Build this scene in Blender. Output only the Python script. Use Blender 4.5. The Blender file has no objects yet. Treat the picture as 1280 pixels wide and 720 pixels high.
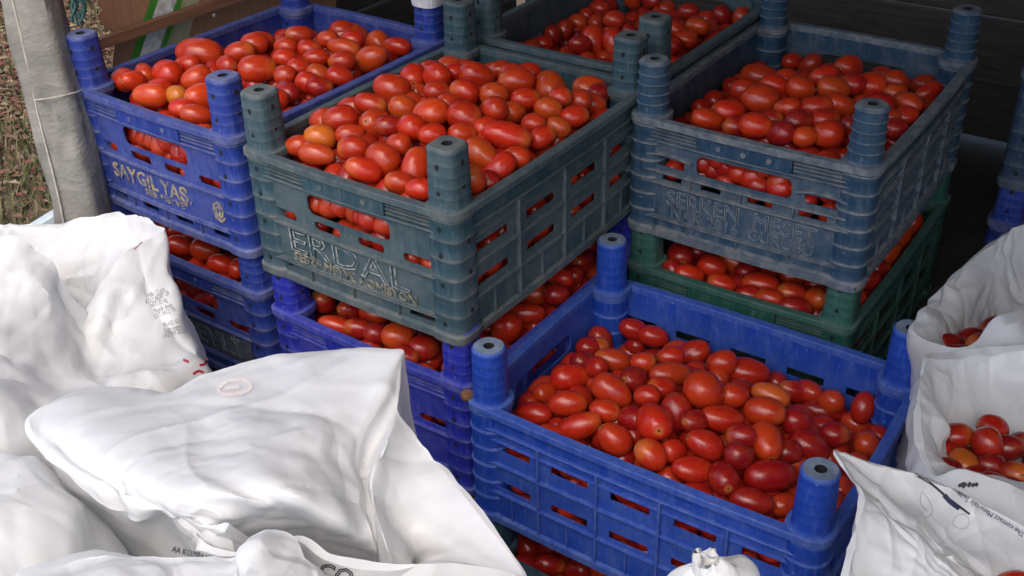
import bpy, bmesh, math, random
import numpy as np
from mathutils import Vector, Matrix, Quaternion
from mathutils.bvhtree import BVHTree
random.seed(7); RNG = np.random.default_rng(11)
scene = bpy.context.scene
COL = scene.collection

# ------------------------------------------------------------------ camera, sky, sun, exposure
F_PX, PITCH, ROLL, CAM_Z = 1400.45, 0.562741, -0.0282565, 1.378
_cp, _sp, _cr, _sr = math.cos(PITCH), math.sin(PITCH), math.cos(ROLL), math.sin(ROLL)
FWD = np.array([0, _cp, -_sp]); _up = np.array([0, _sp, _cp]); _rt = np.array([1., 0, 0])
RT = _rt * _cr + _up * _sr; UP = _up * _cr - _rt * _sr
EYE = np.array([0, 0, CAM_Z])
cam = bpy.data.cameras.new('camera'); cam_ob = bpy.data.objects.new('camera', cam); COL.objects.link(cam_ob)
M = Matrix(((RT[0], UP[0], -FWD[0], EYE[0]), (RT[1], UP[1], -FWD[1], EYE[1]), (RT[2], UP[2], -FWD[2], EYE[2]), (0, 0, 0, 1)))
cam_ob.matrix_world = M
cam.sensor_width = 36; cam.lens = F_PX / 1280 * 36; cam.clip_start = .02; cam.clip_end = 2000
scene.camera = cam_ob
SUN_EL, SUN_AZ = math.radians(57), math.radians(194)      # azimuth clockwise from +Y: behind the photographer, to the left
w = bpy.data.worlds.new('World'); scene.world = w; w.use_nodes = True
nt = w.node_tree
sky = nt.nodes.new('ShaderNodeTexSky'); sky.sky_type = 'NISHITA'; sky.sun_disc = False
sky.sun_elevation = SUN_EL; sky.sun_rotation = SUN_AZ; sky.dust_density = 3.5; sky.air_density = 1.0; sky.ozone_density = .6
bg = nt.nodes['Background']; bg.inputs['Strength'].default_value = 0.15
nt.links.new(sky.outputs['Color'], bg.inputs['Color'])
sl = bpy.data.lights.new('sun', 'SUN'); sl.energy = .8; sl.angle = math.radians(60); sl.color = (1.0, .975, .94)
so = bpy.data.objects.new('sun', sl); COL.objects.link(so)
sd = Vector((math.sin(SUN_AZ) * math.cos(SUN_EL), math.cos(SUN_AZ) * math.cos(SUN_EL), math.sin(SUN_EL)))
so.rotation_euler = sd.to_track_quat('Z', 'Y').to_euler()
scene.view_settings.view_transform = 'Standard'; scene.view_settings.look = 'None'
scene.view_settings.exposure = 0.78; scene.view_settings.gamma = 1.0
scene.cycles.max_bounces = 8; scene.cycles.diffuse_bounces = 4; scene.cycles.glossy_bounces = 3
scene.cycles.transmission_bounces = 4; scene.cycles.use_denoising = True
scene.cycles.sample_clamp_indirect = 6

def P(px, py, d):
    return EYE + FWD * d + RT * ((px - 640) / F_PX * d) + UP * ((360 - py) / F_PX * d)
def ray(px, py):
    v = FWD + RT * ((px - 640) / F_PX) + UP * ((360 - py) / F_PX)
    return v
def on_plane_z(px, py, z):
    v = ray(px, py); t = (z - CAM_Z) / v[2]; return EYE + v * t

# ------------------------------------------------------------------ materials
class NT:
    def __init__(s, name):
        s.m = bpy.data.materials.new(name); s.m.use_nodes = True; s.t = s.m.node_tree
        s.b = s.t.nodes['Principled BSDF']; s.out = s.t.nodes['Material Output']
    def n(s, typ, **kw):
        nd = s.t.nodes.new(typ)
        for k, v in kw.items():
            if k.startswith('i_'): nd.inputs[int(k[2:]) if k[2:].isdigit() else k[2:]].default_value = v
            else: setattr(nd, k, v)
        return nd
    def l(s, a, b): s.t.links.new(a, b)
    def noise(s, vec, scale, detail=4, rough=.55, dist=0):
        n = s.n('ShaderNodeTexNoise'); n.inputs['Scale'].default_value = scale; n.inputs['Detail'].default_value = detail
        n.inputs['Roughness'].default_value = rough; n.inputs['Distortion'].default_value = dist
        if vec is not None: s.l(vec, n.inputs['Vector'])
        return n.outputs['Fac']
    def ramp(s, fac, stops):
        r = s.n('ShaderNodeValToRGB'); e = r.color_ramp.elements
        while len(e) < len(stops): e.new(.5)
        for k, (p, c) in enumerate(stops):
            e[k].position = p; e[k].color = (c if len(c) == 4 else (*c, 1)) if not isinstance(c, (int, float)) else (c, c, c, 1)
        s.l(fac, r.inputs['Fac']); return r.outputs['Color']
    def mix(s, fac, a, b, mode='MIX'):
        m = s.n('ShaderNodeMix', data_type='RGBA', blend_type=mode)
        for inp, v in ((m.inputs[0], fac), (m.inputs[6], a), (m.inputs[7], b)):
            if hasattr(v, 'default_value') or hasattr(v, 'links'): s.l(v, inp)
            elif isinstance(v, (int, float)): inp.default_value = v
            else: inp.default_value = (*v, 1)
        return m.outputs[2]
    def math(s, op, a, b=None, clamp=False):
        m = s.n('ShaderNodeMath', operation=op, use_clamp=clamp)
        for i, v in enumerate((a, b)):
            if v is None: continue
            if isinstance(v, (int, float)): m.inputs[i].default_value = v
            else: s.l(v, m.inputs[i])
        return m.outputs[0]
    def bump(s, h, strength=.3, dist=.002):
        b = s.n('ShaderNodeBump'); b.inputs['Strength'].default_value = strength; b.inputs['Distance'].default_value = dist
        s.l(h, b.inputs['Height']); s.l(b.outputs[0], s.b.inputs['Normal'])

def crate_plastic(name, col, dust=.35, dustcol=(.42, .41, .38), edge=.55, rough=.42):
    """Moulded polyethylene: faded, scuffed, dust lying on ribs and in corners (attribute 'wear')."""
    k = NT(name); tc = k.n('ShaderNodeTexCoord'); o = tc.outputs['Object']
    att = k.n('ShaderNodeAttribute', attribute_name='wear'); wear = att.outputs['Fac']
    n1 = k.noise(o, 9, 5, .6); n2 = k.noise(o, 55, 6, .65)
    mp = k.n('ShaderNodeMapping'); mp.inputs['Scale'].default_value = (60, 60, 9); k.l(o, mp.inputs['Vector'])
    n3 = k.noise(mp.outputs[0], 3, 4, .7, .4)
    base = k.mix(k.ramp(n1, [(.3, 0), (.7, 1)]), tuple(c * .82 for c in col), tuple(min(1, c * 1.12 + .006) for c in col))
    sc = k.ramp(n3, [(.50, 0), (.68, 1)])
    base = k.mix(k.math('MULTIPLY', sc, .45), base, tuple(min(1, c * 1.15 + .075) for c in col))
    dfac = k.math('ADD', k.math('MULTIPLY', k.ramp(n1, [(.4, 0), (.75, 1)]), dust),
                  k.math('MULTIPLY', wear, k.math('MULTIPLY', k.ramp(n2, [(.28, .25), (.72, 1)]), edge)), True)
    dfac = k.math('MULTIPLY', dfac, k.ramp(n2, [(.2, .55), (.7, 1)]), True)
    c = k.mix(dfac, base, dustcol)
    spots = k.ramp(k.noise(o, 140, 3, .5), [(.68, 0), (.74, 1)])
    c = k.mix(k.math('MULTIPLY', spots, .45), c, dustcol)
    k.l(c, k.b.inputs['Base Color'])
    k.l(k.math('ADD', k.math('MULTIPLY', dfac, .35), rough, True), k.b.inputs['Roughness'])
    k.b.inputs['Specular IOR Level'].default_value = .22
    k.bump(k.math('ADD', n2, k.math('MULTIPLY', n1, 1.5)), .25, .0012)
    return k.m

def tomato_mat(name, island=False):
    k = NT(name); tc = k.n('ShaderNodeTexCoord'); o = tc.outputs['Object']
    if island:
        g = k.n('ShaderNodeNewGeometry')
        col = k.ramp(g.outputs['Random Per Island'], [(0, (.33, .012, .008)), (.45, (.46, .02, .009)), (.8, (.5, .05, .012)), (1, (.3, .012, .010))])
        n = k.noise(o, 30, 3)
        c = k.mix(k.math('MULTIPLY', k.ramp(n, [(.5, 0), (.8, 1)]), .3), col, (.52, .10, .02))
    else:
        oi = k.n('ShaderNodeObjectInfo'); rnd = oi.outputs['Random']
        add = k.n('ShaderNodeVectorMath', operation='ADD'); k.l(o, add.inputs[0])
        cmb = k.n('ShaderNodeCombineXYZ'); k.l(k.math('MULTIPLY', rnd, 37.0), cmb.inputs[0]); k.l(k.math('MULTIPLY', rnd, 91.0), cmb.inputs[1])
        k.l(cmb.outputs[0], add.inputs[1]); v = add.outputs[0]
        n = k.noise(v, 1.4, 3, .55); nf = k.noise(v, 7, 4, .6)
        sx = k.n('ShaderNodeSeparateXYZ'); k.l(o, sx.inputs[0])
        end = k.ramp(k.math('ADD', sx.outputs[0], k.math('MULTIPLY', n, .55)), [(.62, 0), (1.35, .8)])     # paler shoulder round the stem scar
        base = oi.outputs['Color']
        c = k.mix(k.ramp(n, [(.42, 0), (.68, .35)]), base, (.50, .05, .010))
        dk = k.ramp(n, [(.25, .55), (.48, 0)])
        c = k.mix(dk, c, (.30, .010, .008))
        amt = k.math('MULTIPLY', end, k.math('MULTIPLY', k.math('POWER', rnd, 2.0), .75), True)
        c = k.mix(amt, c, (.60, .17, .03))
        fl = k.ramp(nf, [(.62, 0), (.75, 1)])
        c = k.mix(k.math('MULTIPLY', fl, .16), c, (.62, .22, .05))
        yz = k.math('SQRT', k.math('ADD', k.math('MULTIPLY', sx.outputs[1], sx.outputs[1]), k.math('MULTIPLY', sx.outputs[2], sx.outputs[2])))
        pos = k.math('GREATER_THAN', sx.outputs[0], .6)
        halo = k.math('MULTIPLY', pos, k.ramp(yz, [(.08, .75), (.34, 0)]))
        c = k.mix(halo, c, (.55, .20, .05))
        c = k.mix(k.math('MULTIPLY', pos, k.ramp(yz, [(.075, 1), (.10, 0)])), c, (.10, .055, .02))
        k.bump(nf, .06, .01)
    k.l(c, k.b.inputs['Base Color'])
    k.b.inputs['Roughness'].default_value = .24; k.b.inputs['Specular IOR Level'].default_value = .5
    k.b.inputs['Subsurface Weight'].default_value = 0
    k.b.inputs['Coat Weight'].default_value = .06; k.b.inputs['Coat Roughness'].default_value = .12
    return k.m

def bag_mat(name, col=(.885, .885, .88), transl=.24, rough=.33):
    k = NT(name); tc = k.n('ShaderNodeTexCoord'); o = tc.outputs['Object']
    n1 = k.noise(o, 14, 4, .6, .5)
    n2 = k.noise(o, 75, 4, .6, 1.2)
    vo = k.n('ShaderNodeTexVoronoi', feature='F1'); vo.inputs['Scale'].default_value = 20
    ad = k.n('ShaderNodeVectorMath', operation='ADD'); sc = k.n('ShaderNodeVectorMath', operation='SCALE'); sc.inputs['Scale'].default_value = .06
    nn = k.n('ShaderNodeTexNoise'); nn.inputs['Scale'].default_value = 16; k.l(o, nn.inputs['Vector'])
    k.l(nn.outputs['Color'], sc.inputs[0]); k.l(o, ad.inputs[0]); k.l(sc.outputs[0], ad.inputs[1]); k.l(ad.outputs[0], vo.inputs['Vector'])
    c = k.mix(k.ramp(n1, [(.35, 0), (.75, 1)]), col, tuple(x * .93 for x in col))
    smudge = k.ramp(k.noise(o, 5, 5, .7), [(.58, 0), (.8, 1)])
    c = k.mix(k.math('MULTIPLY', smudge, .18), c, (.62, .58, .52))
    k.l(c, k.b.inputs['Base Color']); k.b.inputs['Roughness'].default_value = rough
    k.b.inputs['Specular IOR Level'].default_value = .45
    mp = k.n('ShaderNodeMapping'); mp.inputs['Scale'].default_value = (1, 1, .55); mp.inputs['Rotation'].default_value = (.5, .3, .4); k.l(ad.outputs[0], mp.inputs['Vector'])
    hs = []
    for sc_, dt in ((9, 4), (26, 3)):
        rn = k.n('ShaderNodeTexNoise', noise_type='RIDGED_MULTIFRACTAL', normalize=False); rn.inputs['Scale'].default_value = sc_; rn.inputs['Detail'].default_value = dt; rn.inputs['Roughness'].default_value = .5; rn.inputs['Offset'].default_value = .9; rn.inputs['Gain'].default_value = 2.0; rn.inputs['Distortion'].default_value = .6
        k.l(mp.outputs[0], rn.inputs['Vector']); hs.append(rn.outputs['Fac'])
    h = k.math('ADD', k.math('MULTIPLY', hs[0], .5), k.math('ADD', k.math('MULTIPLY', hs[1], .14), k.math('MULTIPLY', vo.outputs['Distance'], .35)))
    k.bump(h, .10, .005)
    tr = k.n('ShaderNodeBsdfTranslucent'); k.l(c, tr.inputs['Color'])
    mx = k.n('ShaderNodeMixShader'); mx.inputs[0].default_value = transl
    k.l(k.b.outputs[0], mx.inputs[1]); k.l(tr.outputs[0], mx.inputs[2]); k.l(mx.outputs[0], k.out.inputs['Surface'])
    return k.m

def worn_print(name, col, under, amount=.5, scale=120):
    k = NT(name); tc = k.n('ShaderNodeTexCoord'); n = k.noise(tc.outputs['Object'], scale, 4, .65); n2 = k.noise(tc.outputs['Object'], scale * .2, 3)
    f = k.ramp(k.math('ADD', k.math('MULTIPLY', n, .7), k.math('MULTIPLY', n2, .4)), [(amount - .08, 0), (amount + .10, 1)])
    k.l(k.mix(f, under, col), k.b.inputs['Base Color']); k.b.inputs['Roughness'].default_value = .7; return k.m

def simple_mat(name, col, rough=.6, var=.25, scale=20, stretch=(1, 1, 1), col2=None, bump=.2, bdist=.002):
    k = NT(name); tc = k.n('ShaderNodeTexCoord'); mp = k.n('ShaderNodeMapping'); mp.inputs['Scale'].default_value = stretch
    k.l(tc.outputs['Object'], mp.inputs['Vector']); v = mp.outputs[0]
    n = k.noise(v, scale, 6, .62, .3); n2 = k.noise(v, scale * 5, 4, .6)
    c = k.mix(k.ramp(n, [(.3, 0), (.7, 1)]), tuple(x * (1 - var) for x in col), col2 or tuple(min(1, x * (1 + var)) for x in col))
    c = k.mix(k.math('MULTIPLY', k.ramp(n2, [(.55, 0), (.75, 1)]), .3), c, tuple(x * .6 for x in col))
    k.l(c, k.b.inputs['Base Color']); k.b.inputs['Roughness'].default_value = rough
    k.bump(k.math('ADD', n, n2), bump, bdist)
    return k.m

M_ROYAL = crate_plastic('royal_blue_plastic', (.005, .052, .40), .05, (.22, .31, .46), .65)
M_BLUE = crate_plastic('bright_blue_plastic', (.009, .034, .26), .07, (.27, .28, .31), .7)
M_VIOLET = crate_plastic('violet_blue_plastic', (.011, .019, .34), .08, (.24, .26, .40), .6)
M_TEAL = crate_plastic('teal_plastic', (.024, .070, .095), .36, (.21, .205, .18), .85)
M_DUSTY = crate_plastic('dusty_blue_plastic', (.012, .054, .110), .10, (.28, .285, .275), 1.05)
M_GREEN = crate_plastic('green_plastic', (.018, .105, .082), .22, (.22, .25, .23), .5)
M_NAVY = crate_plastic('navy_plastic', (.020, .045, .095), .25, (.2, .2, .2), .5)
M_DTEAL = crate_plastic('dark_teal_plastic', (.015, .055, .09), .15, (.15, .17, .18), .4)
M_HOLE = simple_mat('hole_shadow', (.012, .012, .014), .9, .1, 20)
M_CAP = simple_mat('worn_grey_plastic', (.17, .22, .30), .6, .35, 60)
M_GOLD = worn_print('gold_dirt_lettering', (.40, .32, .18), (.06, .08, .22), .52)
M_GOLDT = worn_print('gold_dirt_lettering_teal', (.40, .34, .22), (.05, .10, .12), .53)
M_PALE = worn_print('pale_worn_lettering', (.36, .37, .35), (.05, .10, .125), .545)
M_MUTED = simple_mat('muted_worn_lettering', (.21, .24, .28), .7, .4, 90)
M_GREYPANEL = simple_mat('grey_dirty_panel', (.075, .085, .115), .7, .4, 60)
M_TOM = tomato_mat('tomato_skin'); M_TOMS = tomato_mat('tomato_skin_heap', True)
M_BAG = bag_mat('white_plastic_film')
M_BAG2 = bag_mat('greyer_white_plastic_film', (.78, .79, .80), .24)  # same film in a slightly greyer, cooler white for the right-hand bags
M_INKP2 = simple_mat('faint_pen', (.46, .46, .47), .6, .1, 30)
M_INKG = simple_mat('grey_print', (.27, .27, .27), .6, .2, 30)
M_INKB = simple_mat('black_print', (.03, .03, .035), .6, .2, 30)
M_INKN = simple_mat('navy_print', (.02, .03, .10), .6, .2, 30)
M_INKR = simple_mat('red_print', (.45, .02, .06), .6, .2, 30)
M_INKP = simple_mat('pink_faded_print', (.80, .73, .70), .6, .05, 30)
M_RUST = simple_mat('rust', (.20, .085, .04), .85, .5, 150)

# ------------------------------------------------------------------ object helpers
def link(name, me, mats, parent=None, loc=None):
    ob = bpy.data.objects.new(name, me); COL.objects.link(ob)
    for m in (mats if isinstance(mats, (list, tuple)) else [mats]):
        if len(me.materials) < (len(mats) if isinstance(mats, (list, tuple)) else 1): me.materials.append(m)
    if parent is not None: ob.parent = parent
    if loc is not None: ob.location = loc
    return ob
def empty(name, loc, rz=0):
    o = bpy.data.objects.new(name, None); COL.objects.link(o); o.location = loc; o.rotation_euler = (0, 0, rz); o.empty_display_size = .05
    return o
def tag(o, label=None, cat=None, group=None, kind=None):
    if label: o['label'] = label
    if cat: o['category'] = cat
    if group: o['group'] = group
    if kind: o['kind'] = kind
    return o
class MB:
    """vertex/face collector with a per-vertex 'wear' value and a per-face material index"""
    def __init__(s): s.v = []; s.f = []; s.w = []; s.m = []
    def add(s, vs, fs, wear=0., mi=0):
        b = len(s.v); s.v += [tuple(p) for p in vs]
        s.w += list(wear) if hasattr(wear, '__len__') else [wear] * len(vs)
        s.f += [tuple(i + b for i in f) for f in fs]; s.m += [mi] * len(fs)
    def box(s, x0, x1, y0, y1, z0, z1, wear=0., mi=0):
        s.add([(x0, y0, z0), (x1, y0, z0), (x1, y1, z0), (x0, y1, z0), (x0, y0, z1), (x1, y0, z1), (x1, y1, z1), (x0, y1, z1)],
              [(3, 2, 1, 0), (4, 5, 6, 7), (0, 1, 5, 4), (1, 2, 6, 5), (2, 3, 7, 6), (3, 0, 4, 7)], wear, mi)
    def bev(s, x0, x1, y0, y1, z0, z1, b, wear=0., wedge=None, mi=0):
        """box with chamfered edges"""
        vs = []; wl = []
        fs = []
        pts = {}
        def vid(p):
            k = tuple(round(c, 6) for c in p)
            if k not in pts: pts[k] = len(vs); vs.append(p)
            return pts[k]
        X, Y, Z = (x0, x1), (y0, y1), (z0, z1)
        sx = (1, -1)
        V = {}
        for i in (0, 1):
            for j in (0, 1):
                for k in (0, 1):
                    x, y, z = X[i], Y[j], Z[k]; dx, dy, dz = b * sx[i], b * sx[j], b * sx[k]
                    V[i, j, k] = (vid((x, y + dy, z + dz)), vid((x + dx, y, z + dz)), vid((x + dx, y + dy, z)))
        q = [(0, 0), (1, 0), (1, 1), (0, 1)]
        fs.append([V[0, j, k][0] for j, k in q][::-1]); fs.append([V[1, j, k][0] for j, k in q])
        fs.append([V[i, 0, k][1] for i, k in q]); fs.append([V[i, 1, k][1] for i, k in q][::-1])
        fs.append([V[i, j, 0][2] for i, j in q][::-1]); fs.append([V[i, j, 1][2] for i, j in q])
        for j in (0, 1):
            for k in (0, 1): fs.append([V[0, j, k][1], V[1, j, k][1], V[1, j, k][2], V[0, j, k][2]])
        for i in (0, 1):
            for k in (0, 1): fs.append([V[i, 0, k][0], V[i, 1, k][0], V[i, 1, k][2], V[i, 0, k][2]])
        for i in (0, 1):
            for j in (0, 1): fs.append([V[i, j, 0][0], V[i, j, 1][0], V[i, j, 1][1], V[i, j, 0][1]])
        for t in V.values(): fs.append(list(t))
        s.add(vs, fs, wear, mi)
    def ring_loft(s, rings, close_top=False, close_bot=False, wear=0., mi=0):
        """rings: list of equal-length point lists (closed)"""
        n = len(rings[0]); vs = [p for r in rings for p in r]; fs = []
        for a in range(len(rings) - 1):
            for i in range(n):
                j = (i + 1) % n
                fs.append((a * n + i, a * n + j, (a + 1) * n + j, (a + 1) * n + i))
        if close_bot: fs.append(tuple(range(n))[::-1])
        if close_top: fs.append(tuple((len(rings) - 1) * n + i for i in range(n)))
        if hasattr(wear, '__len__'): wear = [x for x in wear for _ in range(n)]
        s.add(vs, fs, wear, mi)
    def mesh(s, name, smooth=None, fix=True):
        me = bpy.data.meshes.new(name); me.from_pydata(s.v, [], s.f); me.update()
        at = me.attributes.new('wear', 'FLOAT', 'POINT'); at.data.foreach_set('value', np.array(s.w, dtype=np.float32))
        if any(s.m): me.polygons.foreach_set('material_index', np.array(s.m, dtype=np.int32))
        if fix:
            bm = bmesh.new(); bm.from_mesh(me); bmesh.ops.recalc_face_normals(bm, faces=bm.faces); bm.to_mesh(me); bm.free()
        if smooth is not None:
            me.polygons.foreach_set('use_smooth', [True] * len(me.polygons)); me.set_sharp_from_angle(angle=math.radians(smooth))
        return me
    def build(s, name, mats, parent=None, smooth=None, loc=None):
        return link(name, s.mesh(name, smooth), mats, parent, loc)

# ------------------------------------------------------------------ crates
W0, L0, T0, H0, P0 = .3775, .502, .0028, .1965, .0822
INS = .0275          # post axis from the outer faces
def sup(r, n, k=24, ph=0.):
    """rounded-square section of half width r; n=2 is a circle"""
    out = []
    for i in range(k):
        a = 2 * math.pi * (i + .5) / k + ph
        c, s_ = math.cos(a), math.sin(a)
        q = (abs(c) ** n + abs(s_) ** n) ** (-1 / n)
        out.append((r * q * c, r * q * s_))
    return out

def wall_mesh(name, L, H, holes, vribs, hribs, round_holes=(), arches=(), panel=None, skirt=True, bow=.0, rimwear=.8, bolts=0, louvres=False):
    """One crate wall in its own frame: x along the wall (0..L), outside towards -y, z up. Rim flange, ribs, real openings."""
    mb = MB(); t = T0; y0, y1 = .0085, .0085 + T0
    al = list(holes) + list(round_holes)
    xs = sorted({0, L} | {h[0] for h in al} | {h[1] for h in al} | {L * i / 14 for i in range(1, 14)})
    zs = sorted({.004, H - .004} | {h[2] for h in al} | {h[3] for h in al})
    def solid(i, k):
        cx, cz = (xs[i] + xs[i + 1]) / 2, (zs[k] + zs[k + 1]) / 2
        return not any(h[0] < cx < h[1] and h[2] < cz < h[3] for h in al)
    nx, nz = len(xs) - 1, len(zs) - 1
    vi = {}
    vs, wl, fs = [], [], []
    def vid(i, k, b):
        if (i, k, b) not in vi:
            vi[i, k, b] = len(vs); yb = (y1 if b else y0) - bow * math.sin(math.pi * xs[i] / L)
            vs.append((xs[i], yb, zs[k])); e = any(abs(xs[i] - h[0]) < 1e-5 or abs(xs[i] - h[1]) < 1e-5 or abs(zs[k] - h[2]) < 1e-5 or abs(zs[k] - h[3]) < 1e-5 for h in al)
            wl.append(.35 if e else .0)
        return vi[i, k, b]
    for i in range(nx):
        for k in range(nz):
            if not solid(i, k): continue
            fs.append((vid(i, k, 0), vid(i + 1, k, 0), vid(i + 1, k + 1, 0), vid(i, k + 1, 0)))
            fs.append((vid(i, k, 1), vid(i, k + 1, 1), vid(i + 1, k + 1, 1), vid(i + 1, k, 1)))
            if i == 0 or not solid(i - 1, k): fs.append((vid(i, k, 0), vid(i, k + 1, 0), vid(i, k + 1, 1), vid(i, k, 1)))
            if i == nx - 1 or not solid(i + 1, k): fs.append((vid(i + 1, k, 0), vid(i + 1, k, 1), vid(i + 1, k + 1, 1), vid(i + 1, k + 1, 0)))
            if k == 0 or not solid(i, k - 1): fs.append((vid(i, k, 0), vid(i, k, 1), vid(i + 1, k, 1), vid(i + 1, k, 0)))
            if k == nz - 1 or not solid(i, k + 1): fs.append((vid(i, k + 1, 0), vid(i + 1, k + 1, 0), vid(i + 1, k + 1, 1), vid(i, k + 1, 1)))
    mb.add(vs, fs, wl)
    def yb(x): return -bow * math.sin(math.pi * min(max(x / L, 0), 1))
    # rounded corners of the larger openings: small gussets set inside them
    for (a, b, c, d) in round_holes:
        r = min(.011, (d - c) * .45)
        for (cx, cz, sx, sz) in ((a, c, 1, 1), (b, c, -1, 1), (a, d, 1, -1), (b, d, -1, -1)):
            pts = [(cx, cz)] + [(cx + sx * (r - r * math.sin(q)), cz + sz * (r - r * math.cos(q))) for q in (0, .4, .8, 1.17, 1.57)]
            yy = yb(cx); n = len(pts)
            vv = [(x, y0 + yy + .0002, z) for x, z in pts] + [(x, y1 + yy - .0002, z) for x, z in pts]
            mb.add(vv, [tuple(range(n)), tuple(range(2 * n - 1, n - 1, -1))] + [(i, (i + 1) % n, n + (i + 1) % n, n + i) for i in range(n)], .2)
    seg = 7
    def hrib(xa, xb, z, h, d, wear=.7, dz=0., arch=0.):
        """horizontal rib from xa to xb at height z, standing d proud; arch lifts its middle"""
        rings = []
        for i in range(seg + 1):
            x = xa + (xb - xa) * i / seg; yy = yb(x); zc = z + dz * i / seg + arch * math.sin(math.pi * i / seg)
            rings.append([(x, y0 + yy - d, zc - h / 2 + .0006), (x, y0 + yy - d, zc + h / 2 - .0006), (x, y0 + yy + .0004, zc + h / 2), (x, y0 + yy + .0004, zc - h / 2)])
        mb.ring_loft(rings, True, True, wear)
    for r in hribs: hrib(*r)
    for (x, za, zb, wd, d) in vribs:
        yy = yb(x); mb.bev(x - wd / 2, x + wd / 2, y0 + yy - d, y0 + yy + .0004, za, zb, .0006, .6)
    # rim flange (the thick top edge), thin bead under it
    n = 10
    for (za, zb, ya, yb2, wr) in ((H - .0105, H + .0005, -.0015, y1 + .0016, rimwear), (H - .036, H - .0325, .0022, y0 + .0004, .55)):
        rings = []
        for i in range(n + 1):
            x = L * i / n; yy = yb(x) ; b = .0012
            rings.append([(x, y0 - y0 + ya + yy + b, za), (x, ya + yy, za + b), (x, ya + yy, zb - b), (x, ya + yy + b, zb), (x, yb2 + yy - b, zb), (x, yb2 + yy, zb - b), (x, yb2 + yy, za)])
        mb.ring_loft(rings, True, True, wr)
    if skirt:
        rings = []
        for i in range(n + 1):
            x = L * i / n; yy = yb(x)
            rings.append([(x, .003 + yy, .0), (x, .003 + yy, .010), (x, y0 + yy + .0004, .0125), (x, y1 + yy + .002, .0125), (x, y1 + yy + .002, .0)])
        mb.ring_loft(rings, True, True, .75)
    if louvres:                                                # moulded louvres either side of the grip
        for (xa, xb) in ((.012, L * .27), (L * .73, L - .012)):
            for q in range(3): hrib(xa, xb, H - .0155 - q * .0058, .0030, .0052, .75)
        yy = yb(L / 2); mb.bev(L * .275, L * .725, y0 + yy - .0062, y0 + yy + .0004, H - .0322, H - .0110, .0012, .08)
    for q in range(bolts):
        x = L * (.38 + .24 * q / max(1, bolts - 1)); yy = yb(x)
        mb.ring_loft([[(x + .0042 * math.cos(a), y0 + yy - .0064 - e, H - .021 + .0042 * math.sin(a)) for a in [2 * math.pi * i / 8 for i in range(8)]] for e in (0, .0014)], True, False, 1.0)
    if panel:
        (a, b, c, d) = panel                                   # raised frame round the name plate
        for (xa, xb, za, zb) in ((a, b, c - .0025, c), (a, b, d, d + .0025)):
            hrib(xa, xb, (za + zb) / 2, .0026, .0042, .7)
        for x in (a, b): yy = yb(x); mb.bev(x - .0014, x + .0014, y0 + yy - .0044, y0 + yy + .0004, c - .0028, d + .0028, .0005, .7)
    return mb.mesh(name, 35)

def post_mesh(name, H, PH, n_col, n_post, ring_d, r_post=.0232, post_ring=.5, holes=True, H_bot=.014):
    """corner column with ring beads, foot flange, and the stacking peg above it with a bore in its top. Axis at the origin."""
    mb = MB(); rings = []; wr = []
    rc = .0258
    def R(z, r, n, w): rings.append([(x, y, z) for x, y in sup(r, n)]); wr.append(w)
    R(0, rc + .0030, n_col, .8); R(H_bot * .8, rc + .0036, n_col, .9); R(H_bot, rc + .0005, n_col, .7)
    nb = 6
    for q in range(nb):
        za = H_bot + (H - .012 - H_bot) * q / nb; zb = H_bot + (H - .012 - H_bot) * (q + 1) / nb
        R(za + .0015, rc, n_col, .22); R((za + zb) / 2, rc + .0002, n_col, .03); R(zb - .0042, rc, n_col, .15); R(zb - .0022, rc + ring_d, n_col, .95); R(zb - .0004, rc + ring_d * .9, n_col, .8)
    R(H - .0115, rc + .0004, n_col, .3); R(H - .0095, rc + .0036, n_col, .9); R(H - .0005, rc + .0036, n_col, .9); R(H + .0010, rc + .0018, n_col, .8)
    R(H + .0014, r_post + .0012, n_post, .6)
    nb = 5; z0 = H + .004; hh = PH - .008
    for q in range(nb):
        za = z0 + hh * q / nb; zb = z0 + hh * (q + 1) / nb; tp = .0016 * q / nb
        R(za + .001, r_post - tp, n_post, .08); R(zb - .0030, r_post - tp, n_post, .05); R(zb - .0012, r_post - tp + ring_d * post_ring, n_post, .55 * min(1, post_ring * 2))
    R(H + PH - .0022, r_post - .0018, n_post, .5); R(H + PH, r_post - .0042, n_post, .8)
    mb.ring_loft(rings, False, True, wr)
    top = rings[-1]
    z = H + PH
    inner = [(x, y, z - .0002) for x, y in sup(.0072, 2)]; low = [(x, y, z - .016) for x, y in sup(.0068, 2)]
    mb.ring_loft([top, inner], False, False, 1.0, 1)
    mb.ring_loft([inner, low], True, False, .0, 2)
    if holes:  # vent holes: dark raised discs, the shade inside put into their colour
        for (ax, lst) in ((0, (.028, .088, .132, .170, H + .022, H + .058)), (1, (.045, .105, .150, H + .030, H + .062))):
            for z in lst:
                r = (r_post - .0008 if z > H else rc + .0002) + .0006
                for sgn in (-1, 1):
                    pts = []
                    for q in range(8):
                        a = 2 * math.pi * q / 8
                        u, v_ = .0031 * math.cos(a), .0044 * math.sin(a)
                        pts.append((u + sgn * .0035 * 0, -r, z + v_) if ax == 0 else (r, u, z + v_))
                    if sgn == -1: pts = [(-x, -y, zz) for x, y, zz in pts]
                    cpt = (pts[0][0] * 0 + sum(p[0] for p in pts) / 8, sum(p[1] for p in pts) / 8, z)
                    dv = (0, .0006, 0) if ax == 0 else (-.0006, 0, 0)
                    if sgn == -1: dv = tuple(-c for c in dv)
                    back = [tuple(p[k] + dv[k] * 3 for k in range(3)) for p in pts]
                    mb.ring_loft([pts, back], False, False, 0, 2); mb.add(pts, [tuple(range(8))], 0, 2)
    return mb.mesh(name, 40)

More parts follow.
